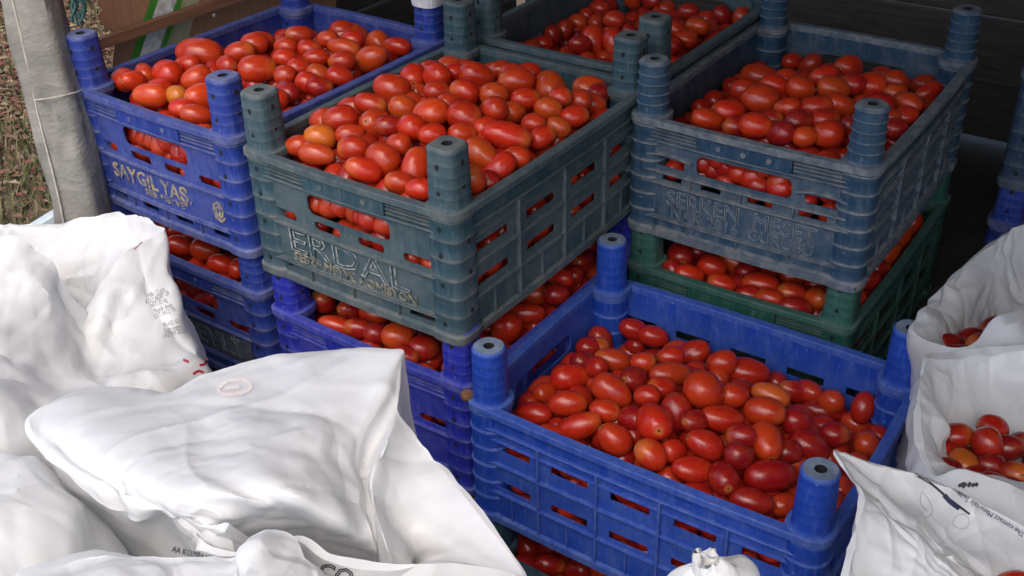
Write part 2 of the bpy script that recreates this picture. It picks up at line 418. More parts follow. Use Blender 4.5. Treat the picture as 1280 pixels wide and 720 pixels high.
def text_mesh(name, s, size, depth=.0004, outline=0., stretch=1., offset=0.):
    cu = bpy.data.curves.new(name, 'FONT'); cu.body = s; cu.size = size; cu.align_x = 'CENTER'; cu.align_y = 'CENTER'; cu.offset = offset
    cu.resolution_u = 2
    if outline: cu.fill_mode = 'NONE'; cu.bevel_depth = outline; cu.bevel_resolution = 0
    else: cu.extrude = depth
    ob = bpy.data.objects.new(name, cu); COL.objects.link(ob)
    bpy.context.view_layer.update()
    me = bpy.data.meshes.new_from_object(ob.evaluated_get(bpy.context.evaluated_depsgraph_get()))
    bpy.data.objects.remove(ob); bpy.data.curves.remove(cu)
    co = np.empty(len(me.vertices) * 3, np.float32); me.vertices.foreach_get('co', co); co = co.reshape(-1, 3); co[:, 0] *= stretch
    me.vertices.foreach_set('co', co.ravel()); me.name = name; return me

def end_holes(style, L, H):
    if style == 'dusty':
        rh = [(L * .27, L * .73, H * .615, H * .775)]
        hs = [(L * .05, L * .21, H * .615, H * .69), (L * .79, L * .95, H * .615, H * .69), (L * .10, L * .20, H * .50, H * .545), (L * .30, L * .40, H * .50, H * .545), (L * .53, L * .65, H * .50, H * .545), (L * .77, L * .90, H * .50, H * .545)]
        return hs, rh
    rh = [(L * .27, L * .73, H * .625, H * .785)]
    hs = []
    rh += [(L * a, L * b, H * .515, H * .585) for a, b in ((.04, .19), (.30, .45), (.55, .69), (.79, .95))]
    if style == 'lower': rh += [(L * a, L * b, H * .085, H * .15) for a, b in ((.06, .18), (.31, .43), (.56, .68), (.82, .94))]
    else: hs += [(L * .03, L * .12, H * .10, H * .13), (L * .80, L * .93, H * .09, H * .15)]
    return hs, rh

def side_parts(style, L, H):
    nb = 4 if style != 'front' else 5
    hs, vr, hr = [], [], []
    for q in range(nb):
        a, b = L * q / nb, L * (q + 1) / nb
        wdt = b - a
        for zc in ((.60, .34) if style != 'front' else (.645, .31)):
            hs.append((a + wdt * .20, b - wdt * .17, H * zc, H * (zc + .072)))
        if q: vr.append((a, .013, H - .036, .0034, .0062))
        vr.append(((a + b) / 2, .013, H * .27, .002, .004))
    vr += [(.003, .013, H - .0105, .003, .006), (L - .003, .013, H - .0105, .003, .006)]
    for z in (.54, .28): hr.append((.0, L, H * z, .0028, .0060, .6))
    hr.append((0, L, H * .74, .0024, .0045, .5))
    return hs, vr, hr

_cache = {}
def make_crate(name, label, loc, yaw, mat, style, W=W0, L=L0, H=H0, PH=P0, capmat=None, group='plastic tomato crates', bow=.004):
    """loc: centre of the footprint. End walls (with grip) at -y and +y, side walls at -x and +x."""
    root = empty(name, loc, yaw); tag(root, label, 'crate', group)
    key = (style, W, L, H, PH)
    c = 2 * INS + .0                                            # walls run between the corner columns
    if key not in _cache:
        le, ls = W - c, L - c
        hs, rh = end_holes(style, le, H)
        hr = [(0, le, H * .475, .0030, .0060, .8), (0, le, H * .165, .0030, .0060, .8)]
        if style == 'dusty':
            hr += [(le * .02, le * .25, H * .70, .0042, .0066, 1, 0, .006), (le * .75, le * .98, H * .70, .0042, .0066, 1, 0, .006), (0, le, H * .575, .0040, .0066, 1), (0, le, H * .478, .0034, .0070, 1), (0, le, H * .075, .005, .004, 1)]
        vr = [(le * .5, .013, H * .155, .002, .0045), (le * .25, .013, H * .155, .002, .0045), (le * .75, .013, H * .155, .002, .0045), (.0025, .013, H - .04, .003, .006), (le - .0025, .013, H - .04, .003, .006)]
        if style == 'dusty': vr += [(le * f, H * .478, H * .58, .0028, .006) for f in (.25, .5, .75)]
        em = wall_mesh('end_wall', le, H, hs, vr, hr, rh, panel=(le * .03, le * .97, H * .185, H * .455), bow=bow, bolts=3 if style == 'dusty' else 2, louvres=True, rimwear=.9 if style == 'dusty' else .5)
        hs2, vr2, hr2 = side_parts(style, ls, H)
        if style == 'dusty': hr2 += [(0, ls, H * f, .0034, .0066, .95) for f in (.12, .42, .66, .8)]
        sm = wall_mesh('side_wall', ls, H, hs2, vr2, hr2, bow=bow, rimwear=.9 if style == 'dusty' else .5)
        npst = dict(plain=4, lower=3.2, dusty=2.0, front=2.2).get(style, 3)
        pm = post_mesh('corner_post', H, PH, dict(plain=3.6, lower=3.4, dusty=2.6, front=2.5).get(style, 3), npst, .0008 if style in ('plain', 'lower') else .0022, holes=style in ('plain', 'lower'), post_ring=.15 if style == 'front' else .8 if style == 'dusty' else .4)
        fb = MB()
        nx, ny = 7, 9
        fb.box(.004 - W / 2, W / 2 - .004, .004 - L / 2, L / 2 - .004, .004, .0075)
        for q in range(1, nx): x = -W / 2 + W * q / nx; fb.box(x - .0015, x + .0015, -L / 2 + .006, L / 2 - .006, .0005, .0042)
        fm = fb.mesh('crate_floor')
        _cache[key] = (em, sm, pm, fm)
    em, sm, pm, fm = [m.copy() for m in _cache[key]]
    parts = {}
    def put(nm, me, mats, x, y, rz):
        o = link(nm, me, mats, root); o.location = (x, y, 0); o.rotation_euler = (0, 0, rz); return o
    le, ls = W - c, L - c
    parts['front'] = put('end_wall', em, mat, -le / 2, -L / 2, 0)
    parts['back'] = put('end_wall', em, mat, le / 2, L / 2, math.pi)
    parts['right'] = put('side_wall', sm, mat, W / 2, -ls / 2, math.pi / 2)
    parts['left'] = put('side_wall', sm, mat, -W / 2, ls / 2, -math.pi / 2)
    put('crate_floor', fm, mat, 0, 0, 0)
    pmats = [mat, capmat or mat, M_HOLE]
    for (sx, sy, rz) in ((-1, -1, 0), (1, -1, 0), (1, 1, math.pi), (-1, 1, math.pi)):
        put('corner_post', pm, pmats, sx * (W / 2 - INS), sy * (L / 2 - INS), rz)
    root['dims'] = (W, L, H, PH)
    return root, parts

def letter(wall, s, x, z, size, mat, name='lettering', outline=0., stretch=1., offset=0., bow=.004, le=None, depth=.0006):
    me = text_mesh(name, s, size, depth, outline, stretch, offset)
    o = link(name, me, mat, wall); o.rotation_euler = (math.pi / 2, 0, 0)
    yy = -bow * math.sin(math.pi * min(max(x / le, 0), 1)) if le else 0
    o.location = (x, .0085 + yy - .0006, z); return o

def corner_loc(x, y, z, yaw, W, L):
    """centre of the footprint from its front left corner"""
    c, s = math.cos(yaw), math.sin(yaw); return (x + c * W / 2 - s * L / 2, y + s * W / 2 + c * L / 2, z)
DZ = CAM_Z
PITCHZ = .262
cA = (-.6906, 1.6697, DZ - .8497, -.6429); cB = (-.3739, 1.4272, DZ - .8532, -.6249)
cC = (.1786, 1.5449, DZ - .8664, -.6121); cD = (-.0705, 1.1787, DZ - 1.1156, -.6043)
def below(c, dz, jx=0, jy=0, dyaw=0): return (c[0] + jx, c[1] + jy, c[2] - dz, c[3] + dyaw)
U = np.array([math.cos(-.612), math.sin(-.612), 0]); V = np.array([-math.sin(-.612), math.cos(-.612), 0])
SPEC = {}
def crate(key, label, c, mat, style, **kw):
    W, L = kw.get('W', W0), kw.get('L', L0)
    r, p = make_crate('plastic_crate', label, corner_loc(c[0], c[1], c[2], c[3], W, L), c[3], mat, style, **kw)
    SPEC[key] = dict(root=r, parts=p, loc=np.array(r.location), yaw=c[3], W=W, L=L, H=kw.get('H', H0)); return r, p
LE = W0 - 2 * INS
rA, pA = crate('A', 'bright blue crate with gold lettering beside the grey wrapped post', cA, M_BLUE, 'lower')
rB, pB = crate('B', 'teal crate with outlined lettering in the middle, heaped with tomatoes', cB, M_TEAL, 'plain')
rC, pC = crate('C', 'dusty blue grey crate with ringed pegs on the right, above a green crate', cC, M_DUSTY, 'dusty', H=.193)
# the front crate lies across: its long side faces us, so it is turned a quarter turn
cw, sw = math.cos(cD[3]), math.sin(cD[3]); lD, wD = .5006, .3792
ctrD = (cD[0] + cw * lD / 2 - sw * wD / 2, cD[1] + sw * lD / 2 + cw * wD / 2, cD[2])
def turned(key, label, ctr, yaw, mat, style, **kw):
    r, p = make_crate('plastic_crate', label, ctr, yaw + math.pi / 2, mat, style, W=wD, L=lD, **kw)
    SPEC[key] = dict(root=r, parts=p, loc=np.array(ctr), yaw=yaw + math.pi / 2, W=wD, L=lD, H=kw.get('H', H0)); return r, p
rD, pD = turned('D', 'royal blue crate lying lengthwise in front, half open and facing us', ctrD, cD[3], M_ROYAL, 'front', capmat=M_CAP, H=.1985)
rK, pK = turned('K', 'dark teal crate on the ground under the royal blue front crate', (ctrD[0], ctrD[1], ctrD[2] - .262), cD[3], M_DTEAL, 'front')
rE, pE = crate('E', 'blue crate with grey name panel under the gold lettered crate', below(cA, PITCHZ, .002, .004), M_BLUE, 'plain')
rF, pF = crate('F', 'violet blue crate underneath the teal crate in the middle', below(cB, PITCHZ, .004, -.004), M_VIOLET, 'plain')
rG, pG = crate('G', 'dark green crate with tomatoes under the dusty blue grey crate', below(cC, .2555, .002, .002), M_GREEN, 'plain', H=.193)
oI = V * (.5035 + .022) + U * .004
rI, pI = crate('I', 'dark teal crate at the back, behind the heaped teal crate', (cB[0] + oI[0], cB[1] + oI[1], cB[2] + .004, -.618), M_TEAL, 'plain')
pj = on_plane_z(1243, 232, cC[2] + .01)
rJ, pJ = crate('J', 'navy crate cut off by the right edge, on top of its stack', (pj[0], pj[1], cC[2] + .01, -.60), M_NAVY, 'plain')
rJ2, pJ2 = crate('J2', 'deep blue crate at the right edge, under the navy crate', (pj[0], pj[1], cC[2] + .01 - PITCHZ, -.60), M_BLUE, 'plain')

# lettering moulded into the name plates
zt = H0 * .32
letter(pB['front'], 'ERDAL', LE * .47, H0 * .355, .052, M_PALE, outline=.0012, stretch=1.42, le=LE)
letter(pB['front'], 'SEBZE MEYVE KOMISYON', LE * .50, H0 * .225, .0195, M_GOLDT, outline=.0006, stretch=1.02, le=LE)
letter(pA['front'], 'SAYGIL YAŞ.', LE * .42, H0 * .345, .0345, M_GOLD, stretch=.98, le=LE, offset=.0006)
letter(pA['front'], 'SEB. MEYVE', LE * .50, H0 * .245, .015, M_GOLD, stretch=1.25, le=LE)
letter(pA['front'], '@', LE * .885, H0 * .32, .036, M_GOLD, 'emblem', stretch=.7, le=LE, offset=.001)
letter(pC['front'], 'SERKEN  MESET', LE * .50, H0 * .355, .036, M_MUTED, stretch=.96, le=LE, outline=.0008)
letter(pC['front'], 'NAK 2016  GURUBU', LE * .51, H0 * .235, .026, M_MUTED, stretch=.98, le=LE, outline=.0006)
_p = MB(); _p.bev(LE * .06, LE * .94, .0085 - .0052, .0085 - .0036, H0 * .20, H0 * .44, .0005); _p.build('name_panel', M_GREYPANEL, pE['front'])
letter(pE['front'], 'GÜNEYLİ', LE * .50, H0 * .32, .048, M_MUTED, stretch=1.15, le=LE, outline=.0007).location.y -= .0016
letter(pF['front'], 'ERDAL', LE * .47, H0 * .33, .050, M_VIOLET, outline=.0009, stretch=1.3, le=LE)
# rusty bolt on the corner of the front crate, white tape round the far peg of the bright blue crate
b = MB()
for r_, z in ((.010, 0), (.009, .006), (.005, .009)): pass
b.ring_loft([[(r_ * math.cos(a), r_ * math.sin(a), z) for a in [2 * math.pi * i / 6 for i in range(6)]] for r_, z in ((.0095, 0), (.0098, .004), (.0080, .0075), (.004, .009))], True, True, 0)
o = b.build('rusty_bolt', M_RUST, rD); o.location = (wD / 2 - .013, lD / 2 - .004, .1985); o.rotation_euler = (.3, -.2, 0)
# place it on the corner nearest the teal crate
o.location = (-(wD / 2) + .010, lD / 2 - .001, .1985)
tp = MB(); tp.ring_loft([[(x, y, z) for x, y in sup(r_, 3.2)] for r_, z in ((.0245, .256), (.0252, .262), (.0250, .279), (.022, .2805), (.004, .281))], True, False, 0)
o = tp.build('white_tape', simple_mat('white_tape', (.62, .63, .66), .6, .2, 50), rA); o.location = (W0 / 2 - INS, L0 / 2 - INS, 0)
# ------------------------------------------------------------------ tomatoes
def tomato_mesh(name, seed, nu=20, nv=13, taper=.0, lob=.03):
    r = np.random.default_rng(seed); mb = MB(); ph = r.uniform(0, 6.28, 4); nl = int(r.integers(2, 4))
    rings = []
    for k in range(nv + 1):
        t = math.pi * k / nv; x = -math.cos(t); rad = max(0., math.sin(t)) ** .86 * (1 - taper * x)
        if k == nv: x = .945; 
        if k == nv - 1: x = min(x, .985)
        ring = []
        for q in range(nu):
            a = 2 * math.pi * q / nu
            m = 1 + lob * math.cos(nl * a + ph[0]) * (1 - .4 * abs(x)) + .02 * math.cos(a + ph[1])
            rr = rad * m if 0 < k < nv else .012 + (.045 if k == nv else 0)
            ring.append((x + .03 * math.cos(a + ph[2]) * rad, rr * math.cos(a), rr * math.sin(a) + .05 * math.sin(x * 1.6 + ph[3])))
        rings.append(ring)
    mb.ring_loft(rings, True, True)
    return mb.mesh(name, 179)
T_MESH = [tomato_mesh('tomato', s, taper=tp_, lob=lb) for s, tp_, lb in ((1, .05, .02), (2, .12, .03), (3, -.08, .035), (4, .16, .025), (5, .0, .045), (6, .09, .04))]
for me in T_MESH: me.materials.append(M_TOM)
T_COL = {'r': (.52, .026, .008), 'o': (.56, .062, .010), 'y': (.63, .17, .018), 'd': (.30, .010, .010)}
T_WORD = {'r': 'bright red', 'o': 'orange red', 'y': 'yellowish orange', 'd': 'dark red'}
# x, y, length, width, tilt of the long axis (image degrees, clockwise), colour
TL = {}
TL['D'] = [(746,434,32,26,0,'y'),(788,427,37,28,0,'o'),(824,429,35,32,0,'r'),(866,442,46,33,-20,'r'),(766,450,48,31,8,'o'),(804,453,32,28,0,'o'),(838,446,28,24,0,'r'),(713,472,50,34,0,'r'),(710,505,49,33,0,'r'),(756,513,39,30,10,'r'),(765,489,55,38,35,'r'),(792,475,34,34,0,'d'),(809,495,34,28,0,'r'),(838,468,55,31,0,'o'),(827,485,30,26,0,'r'),(881,490,50,48,50,'r'),(902,454,38,34,0,'r'),(933,464,58,38,10,'r'),(963,494,49,31,20,'y'),(992,488,42,28,20,'r'),(1033,509,58,38,5,'d'),(1070,532,41,36,0,'d'),(917,495,38,32,0,'r'),(956,515,52,39,10,'r'),(995,527,38,34,0,'d'),(902,524,58,36,10,'r'),(817,527,50,46,60,'r'),(845,515,50,42,80,'d'),(868,527,32,30,0,'d'),(926,546,38,32,0,'d'),(957,553,46,44,70,'o'),(881,556,52,39,25,'r'),(1012,558,54,40,25,'d'),(1043,543,38,32,0,'d'),(985,565,34,28,0,'d'),(924,569,40,36,30,'d'),(791,524,32,34,0,'d'),(768,549,48,40,45,'r'),(725,533,58,33,-20,'r'),(667,517,49,26,10,'r'),(682,492,26,26,0,'o'),(813,568,44,38,30,'r'),(842,563,34,32,0,'r'),(866,588,56,34,5,'r'),(903,598,42,40,60,'d'),(963,595,68,42,0,'d'),(940,627,56,34,10,'d'),(981,632,32,28,0,'r'),(728,452,32,28,0,'d'),(745,460,30,28,0,'r'),(1080,558,30,26,0,'d'),(1024,480,40,26,15,'d'),(690,545,40,26,20,'r')]
TL['B'] = [(385,146,41,41,0,'o'),(400,172,41,33,10,'y'),(416,129,38,28,0,'r'),(425,149,46,36,-15,'r'),(464,130,44,28,10,'r'),(469,156,46,42,20,'r'),(490,111,48,40,15,'r'),(504,135,38,32,20,'o'),(514,159,38,36,0,'r'),(539,141,46,40,-10,'o'),(517,97,30,34,90,'r'),(527,84,32,26,0,'r'),(546,96,34,34,0,'r'),(547,74,40,30,20,'o'),(546,115,34,26,0,'r'),(596,95,46,36,15,'r'),(585,72,40,28,0,'r'),(606,70,34,26,0,'r'),(580,115,38,33,15,'r'),(580,146,45,40,25,'r'),(618,118,37,32,0,'o'),(617,137,34,34,0,'r'),(626,88,32,26,0,'r'),(640,92,34,26,0,'r'),(655,77,46,27,10,'r'),(645,101,46,34,0,'r'),(689,109,46,38,75,'o'),(707,92,34,30,40,'o'),(686,90,32,28,0,'r'),(657,124,38,29,0,'r'),(685,136,36,32,0,'o'),(642,140,29,27,0,'o'),(667,155,32,28,0,'r'),(698,159,33,27,20,'o'),(718,146,38,28,-15,'r'),(740,130,38,29,15,'r'),(722,126,36,30,0,'r'),(741,110,46,32,15,'o'),(764,119,28,28,0,'d'),(678,172,36,27,-20,'r'),(634,170,62,36,15,'r'),(602,192,50,36,30,'o'),(630,212,48,34,-40,'r'),(650,198,36,28,0,'r'),(596,226,40,36,60,'r'),(612,228,34,30,0,'d'),(365,183,36,26,0,'r'),(396,193,48,28,10,'o'),(442,186,41,34,0,'r'),(451,214,48,32,15,'r'),(479,198,46,38,25,'r'),(498,181,34,28,0,'r'),(519,210,54,36,100,'r'),(525,237,38,26,0,'r'),(438,168,38,26,0,'r'),(540,168,36,26,0,'r'),(578,168,38,26,0,'r'),(500,228,40,28,10,'r'),(608,160,36,28,0,'r'),(562,130,34,28,0,'r'),(700,122,30,26,0,'r'),(486,158,30,26,0,'d'),(567,92,30,26,0,'r'),(662,90,30,24,0,'r')]
TL['C'] = [(910,141,44,34,15,'r'),(950,124,48,37,5,'r'),(950,96,50,32,10,'r'),(885,149,44,28,15,'r'),(945,157,42,33,0,'r'),(968,107,38,28,20,'r'),(983,98,30,26,0,'r'),(1001,111,37,31,15,'r'),(984,135,34,28,0,'r'),(1020,133,43,28,-8,'r'),(1049,131,38,30,20,'r'),(1042,110,42,30,10,'o'),(1060,85,34,33,0,'r'),(1090,81,32,28,0,'r'),(1087,107,43,36,-5,'r'),(1030,96,36,28,0,'r'),(1117,101,32,26,0,'r'),(1119,117,30,26,0,'o'),(1135,130,36,30,20,'r'),(1132,146,34,26,0,'r'),(1160,116,38,24,-25,'r'),(1122,162,34,26,0,'d'),(1032,150,38,26,0,'r'),(998,152,36,30,0,'d'),(1006,171,32,27,0,'o'),(1035,168,41,36,0,'r'),(975,167,33,31,0,'d'),(964,150,32,28,0,'d'),(920,158,36,28,0,'d'),(930,112,36,28,0,'r'),(1100,130,34,30,0,'d'),(1065,105,34,28,0,'d'),(1110,146,34,28,0,'d'),(1148,134,30,26,0,'d'),(1066,158,34,30,0,'d'),(965,80,34,26,0,'r')]
TL['A'] = [(146,102,34,31,20,'r'),(166,101,28,26,0,'r'),(181,92,27,25,60,'r'),(209,92,37,35,0,'r'),(188,119,45,31,0,'o'),(220,119,27,25,0,'y'),(246,98,40,32,-20,'o'),(250,67,60,40,5,'r'),(290,36,49,37,5,'o'),(300,65,38,28,-15,'r'),(284,82,30,27,0,'r'),(322,86,48,34,0,'r'),(318,54,34,28,0,'r'),(252,121,37,35,0,'o'),(246,143,42,28,10,'r'),(228,135,34,26,0,'r'),(326,52,36,27,0,'r'),(350,40,28,25,0,'r'),(374,44,36,24,0,'r'),(395,33,32,29,0,'r'),(428,37,32,25,0,'r'),(463,36,53,39,5,'o'),(505,42,36,30,70,'o'),(497,58,36,24,10,'r'),(465,73,44,33,-25,'o'),(430,60,43,26,10,'o'),(427,77,35,27,0,'r'),(395,72,33,25,0,'r'),(356,73,31,25,0,'r'),(357,58,30,22,0,'r'),(387,61,31,22,0,'r'),(410,49,29,23,0,'o'),(356,93,29,24,0,'r'),(373,85,30,24,0,'r'),(397,92,29,25,30,'o'),(385,104,33,29,20,'r'),(425,96,36,26,10,'r'),(358,117,33,31,0,'d'),(344,124,34,28,0,'r'),(325,35,32,26,0,'r'),(200,112,34,28,0,'r'),(235,80,34,26,0,'r'),(405,110,34,26,0,'d'),(440,50,32,26,0,'r'),(270,110,32,28,0,'r'),(352,26,30,24,0,'r')]
TL['G'] = [(849,319,36,33,70,'d'),(859,346,40,27,10,'r'),(890,334,37,31,30,'r'),(916,327,42,30,25,'o'),(874,314,30,25,0,'d'),(828,334,27,24,60,'d'),(898,359,37,25,15,'r'),(917,355,33,25,0,'d'),(951,355,47,32,5,'r'),(934,371,36,26,0,'d'),(957,380,38,27,10,'r'),(990,367,39,29,5,'r'),(990,345,33,26,0,'r'),(957,334,42,26,10,'r'),(1022,373,33,30,0,'o'),(1020,356,32,24,0,'d'),(993,386,44,28,5,'d'),(1132,297,41,31,-60,'o'),(1115,320,41,28,-50,'o'),(1097,354,33,28,0,'d'),(1086,377,31,27,60,'r'),(1140,280,32,26,-60,'r'),(1105,338,32,26,0,'d'),(935,340,34,26,0,'d'),(1075,392,32,26,0,'d')]
TL['F'] = [(396,379,33,30,60,'d'),(436,387,32,29,0,'d'),(467,392,39,30,10,'r'),(420,408,48,27,15,'r'),(497,420,41,36,0,'o'),(530,436,38,34,0,'d'),(472,417,35,29,0,'d'),(448,410,36,26,10,'d'),(670,367,38,31,0,'o'),(657,392,50,27,0,'r'),(632,411,45,38,-60,'r'),(640,376,34,28,0,'r'),(695,368,34,28,0,'d'),(702,328,32,28,0,'d'),(728,327,32,30,0,'d'),(732,308,30,26,0,'d'),(700,348,34,26,0,'r'),(715,345,30,26,0,'d'),(505,446,36,26,10,'d'),(680,345,32,26,0,'r')]
TL['E'] = [(224,307,35,25,12,'r'),(257,312,38,31,15,'r'),(245,295,32,25,0,'r'),(277,330,35,26,10,'r'),(297,336,27,24,60,'o'),(203,283,45,25,18,'r'),(222,289,34,25,0,'r'),(180,272,36,24,15,'r'),(262,298,30,22,0,'d')]
TL['K'] = [(657,682,38,30,60,'d'),(686,685,36,30,0,'d'),(716,690,36,30,0,'d'),(688,706,40,28,10,'d'),(722,712,36,30,0,'d'),(754,712,36,30,0,'o'),(655,706,34,28,0,'d')]
TL['I'] = [(690,46,34,24,10,'r'),(711,39,26,24,60,'r'),(742,50,38,31,80,'r'),(746,27,27,22,0,'r'),(768,25,28,25,0,'r'),(767,52,36,27,80,'r'),(827,41,25,22,0,'r'),(845,38,27,23,0,'r'),(872,33,31,23,5,'o'),(838,56,30,26,0,'d'),(857,49,30,24,0,'r'),(672,47,30,22,0,'d'),(725,56,30,24,0,'d'),(828,24,28,24,0,'r')]
def h_field(key):
    def dome(a, b): return max(0, 1 - a * a) * max(0, 1 - b * b)
    s2 = lambda x: max(0, x) ** 2
    return {'A': lambda a, b: -.010 + .030 * dome(a, b) - .052 * s2(-a) * min(1, max(0, .35 + b)) - .022 * s2(b), 'B': lambda a, b: -.006 + .038 * dome(a, b) - .020 * s2(b),
            'C': lambda a, b: -.018 + .036 * dome(a, b) - .105 * s2(b) - .13 * s2(-a) * min(1, max(0, .8 + b)), 'D': lambda a, b: -.020 + .030 * dome(a, b) - .110 * s2(a) - .055 * s2(b) - .048 * s2(-b),
            'I': lambda a, b: -.058 + .024 * dome(a, b) - .05 * s2(-a), 'K': lambda a, b: -.03}.get(key, lambda a, b: -.012)
CRATE_WORD = {'A': 'the gold lettered crate', 'B': 'the teal middle crate', 'C': 'the dusty blue crate', 'D': 'the royal blue front crate', 'G': 'the green lower crate', 'F': 'the violet lower crate', 'E': 'the blue lower left crate', 'K': 'the bottom teal crate', 'I': 'the back crate'}
def to_local(s, p):
    d = np.asarray(p) - s['loc']; c, sn = math.cos(s['yaw']), math.sin(s['yaw'])
    return np.array([c * d[0] + sn * d[1], -sn * d[0] + c * d[1], d[2]])
def to_world(s, q):
    c, sn = math.cos(s['yaw']), math.sin(s['yaw'])
    return s['loc'] + np.array([c * q[0] - sn * q[1], sn * q[0] + c * q[1], q[2]])
def zone(key, a, b):
    if key in ('D', 'K'): a, b = -b, a
    f = 'front' if b < -.38 else 'back' if b > .38 else ''
    l = 'left' if a < -.38 else 'right' if a > .38 else ''
    if f and l: return f'in the {f} {l} corner of'
    if f: return f'along the {f} wall of'
    if l: return f'along the {l} wall of'
    return 'in the middle of'
def relax(pts, rad, dirs, lim, n=80):
    pts = np.array(pts); d0 = np.zeros(len(pts)); rad = np.array(rad); dirs = np.array(dirs); off = np.zeros(len(pts))
    for _ in range(n):
        X = pts + dirs * off[:, None]
        D = X[:, None] - X[None]; dist = np.linalg.norm(D, axis=2) + 1e-9
        pen = np.maximum(0, (rad[:, None] + rad[None]) * .93 - dist); np.fill_diagonal(pen, 0)
        along = np.einsum('ijk,ik->ij', D, dirs)                # >0: i lies farther than j
        sg = np.where(along > 0, 1, -1)
        off += (.22 * pen * sg).sum(1)
        off = np.clip(off * .985, -lim * .6, lim)
    return pts + dirs * off[:, None]
ALL = []
def place_list(lst, zfun, clampf, meta):
    pts, rad, dirs, dat = [], [], [], []
    for (px, py, ln, wd, an, cl) in lst:
        z = zfun(None); 
        for _ in range(6): p = on_plane_z(px, py, z); z = zfun(p)
        v = ray(px, py); v = v / np.linalg.norm(v); d = float((p - EYE) @ FWD)
        wl, ww = 1.02 * ln * d / F_PX, 1.0 * wd * d / F_PX
        occl = ww < .030
        ww = max(ww, .0315); wl = max(wl, ww * 1.06)
        if ww / wl > .9: wl = ww * 1.3                      # seen end on: lean the long axis into the view
        r = (.5 * (wl + 2 * ww) / 3)
        p = p + v * (.009 if occl else 0.)
        pts.append(p); rad.append(r); dirs.append(v); dat.append((wl, ww, an, cl, wd / ln))
    X = relax(pts, rad, dirs, .032)
    for p, r, v, (wl, ww, an, cl, asp) in zip(X, rad, dirs, dat):
        p = clampf(p, r)
        a = math.radians(an); ax = RT * math.cos(a) - UP * math.sin(a)
        lean = RNG.uniform(-.35, .35) if asp < .9 else RNG.choice([-1, 1]) * RNG.uniform(.7, 1.2)
        if RNG.random() < .5: ax = -ax
        ax = ax * math.cos(lean) + v * math.sin(lean); ax /= np.linalg.norm(ax)
        ALL.append(dict(p=p, ax=ax, wl=wl, ww=ww, col=cl, r=r, **meta(p)))
for key, lst in TL.items():
    s = SPEC[key]; hf = h_field(key)
    def zf(p, s=s, hf=hf):
        if p is None: return s['loc'][2] + s['H'] - .01
        q = to_local(s, p); a, b = np.clip(q[0] / (s['W'] / 2), -1, 1), np.clip(q[1] / (s['L'] / 2), -1, 1)
        return s['loc'][2] + s['H'] + hf(a, b)
    def cf(p, r, s=s):
        q = to_local(s, p); r = min(r, .024)
        mx, my = s['W'] / 2 - .0128 - r, s['L'] / 2 - .0128 - r
        q[0] = np.clip(q[0], -mx, mx); q[1] = np.clip(q[1], -my, my)
        for sx in (-1, 1):
            for sy in (-1, 1):                                   # keep off the corner columns
                c = np.array([sx * (s['W'] / 2 - INS), sy * (s['L'] / 2 - INS)]); dd = q[:2] - c; n = np.linalg.norm(dd)
                if n < .027 + r: q[:2] = c + (dd / max(n, 1e-6)) * (.027 + r) if n > .004 else c - np.array([sx, sy]) * .04
        q[0] = np.clip(q[0], -mx, mx); q[1] = np.clip(q[1], -my, my)
        return to_world(s, q)
    def mt(p, s=s, key=key):
        q = to_local(s, p); return dict(key=key, zone=zone(key, q[0] / (s['W'] / 2), q[1] / (s['L'] / 2)))
    place_list(lst, zf, cf, mt)
# tomatoes lying in the open bags on the right
def bag_meta(key, where):
    return lambda p: dict(key=key, zone=where)
CRATE_WORD['R2'] = 'the open white bag on the right'; CRATE_WORD['R1'] = 'the shaded bag at the far right'; CRATE_WORD['R3'] = 'the bag with printed edge'
TL_R2 = [(1193,545,45,34,-10,'r'),(1241,535,40,30,20,'r'),(1235,556,46,40,80,'r'),(1203,579,42,38,60,'y'),(1238,583,42,34,0,'d'),(1267,594,42,38,0,'r'),(1279,556,40,36,0,'d'),(1178,566,38,32,0,'r'),(1180,588,38,30,0,'d'),(1222,600,40,32,0,'d'),(1258,560,38,34,0,'d'),(1215,556,36,30,0,'d'),(1258,612,40,30,0,'d'),(1300,580,40,34,0,'d'),(1197,606,38,30,0,'d'),(1240,608,38,30,0,'d')]
z2 = float(P(1225, 570, 1.235)[2])
place_list(TL_R2, lambda p: z2, lambda p, r: p, bag_meta('R2', 'inside'))
z1 = float(P(1205, 425, 1.46)[2])
place_list([(1185,434,46,34,0,'d'),(1212,424,44,30,-10,'d'),(1240,412,42,26,-25,'d'),(1228,432,42,34,0,'d'),(1200,446,42,32,0,'d'),(1258,424,42,32,0,'d')], lambda p: z1, lambda p, r: p, bag_meta('R1', 'inside'))
z3 = float(P(1265, 722, 1.0)[2])
place_list([(1266,734,40,34,0,'r'),(1300,740,40,34,0,'r'),(1240,745,42,34,0,'r'),(1278,757,40,34,0,'d')], lambda p: z3, lambda p, r: p, bag_meta('R3', 'inside'))
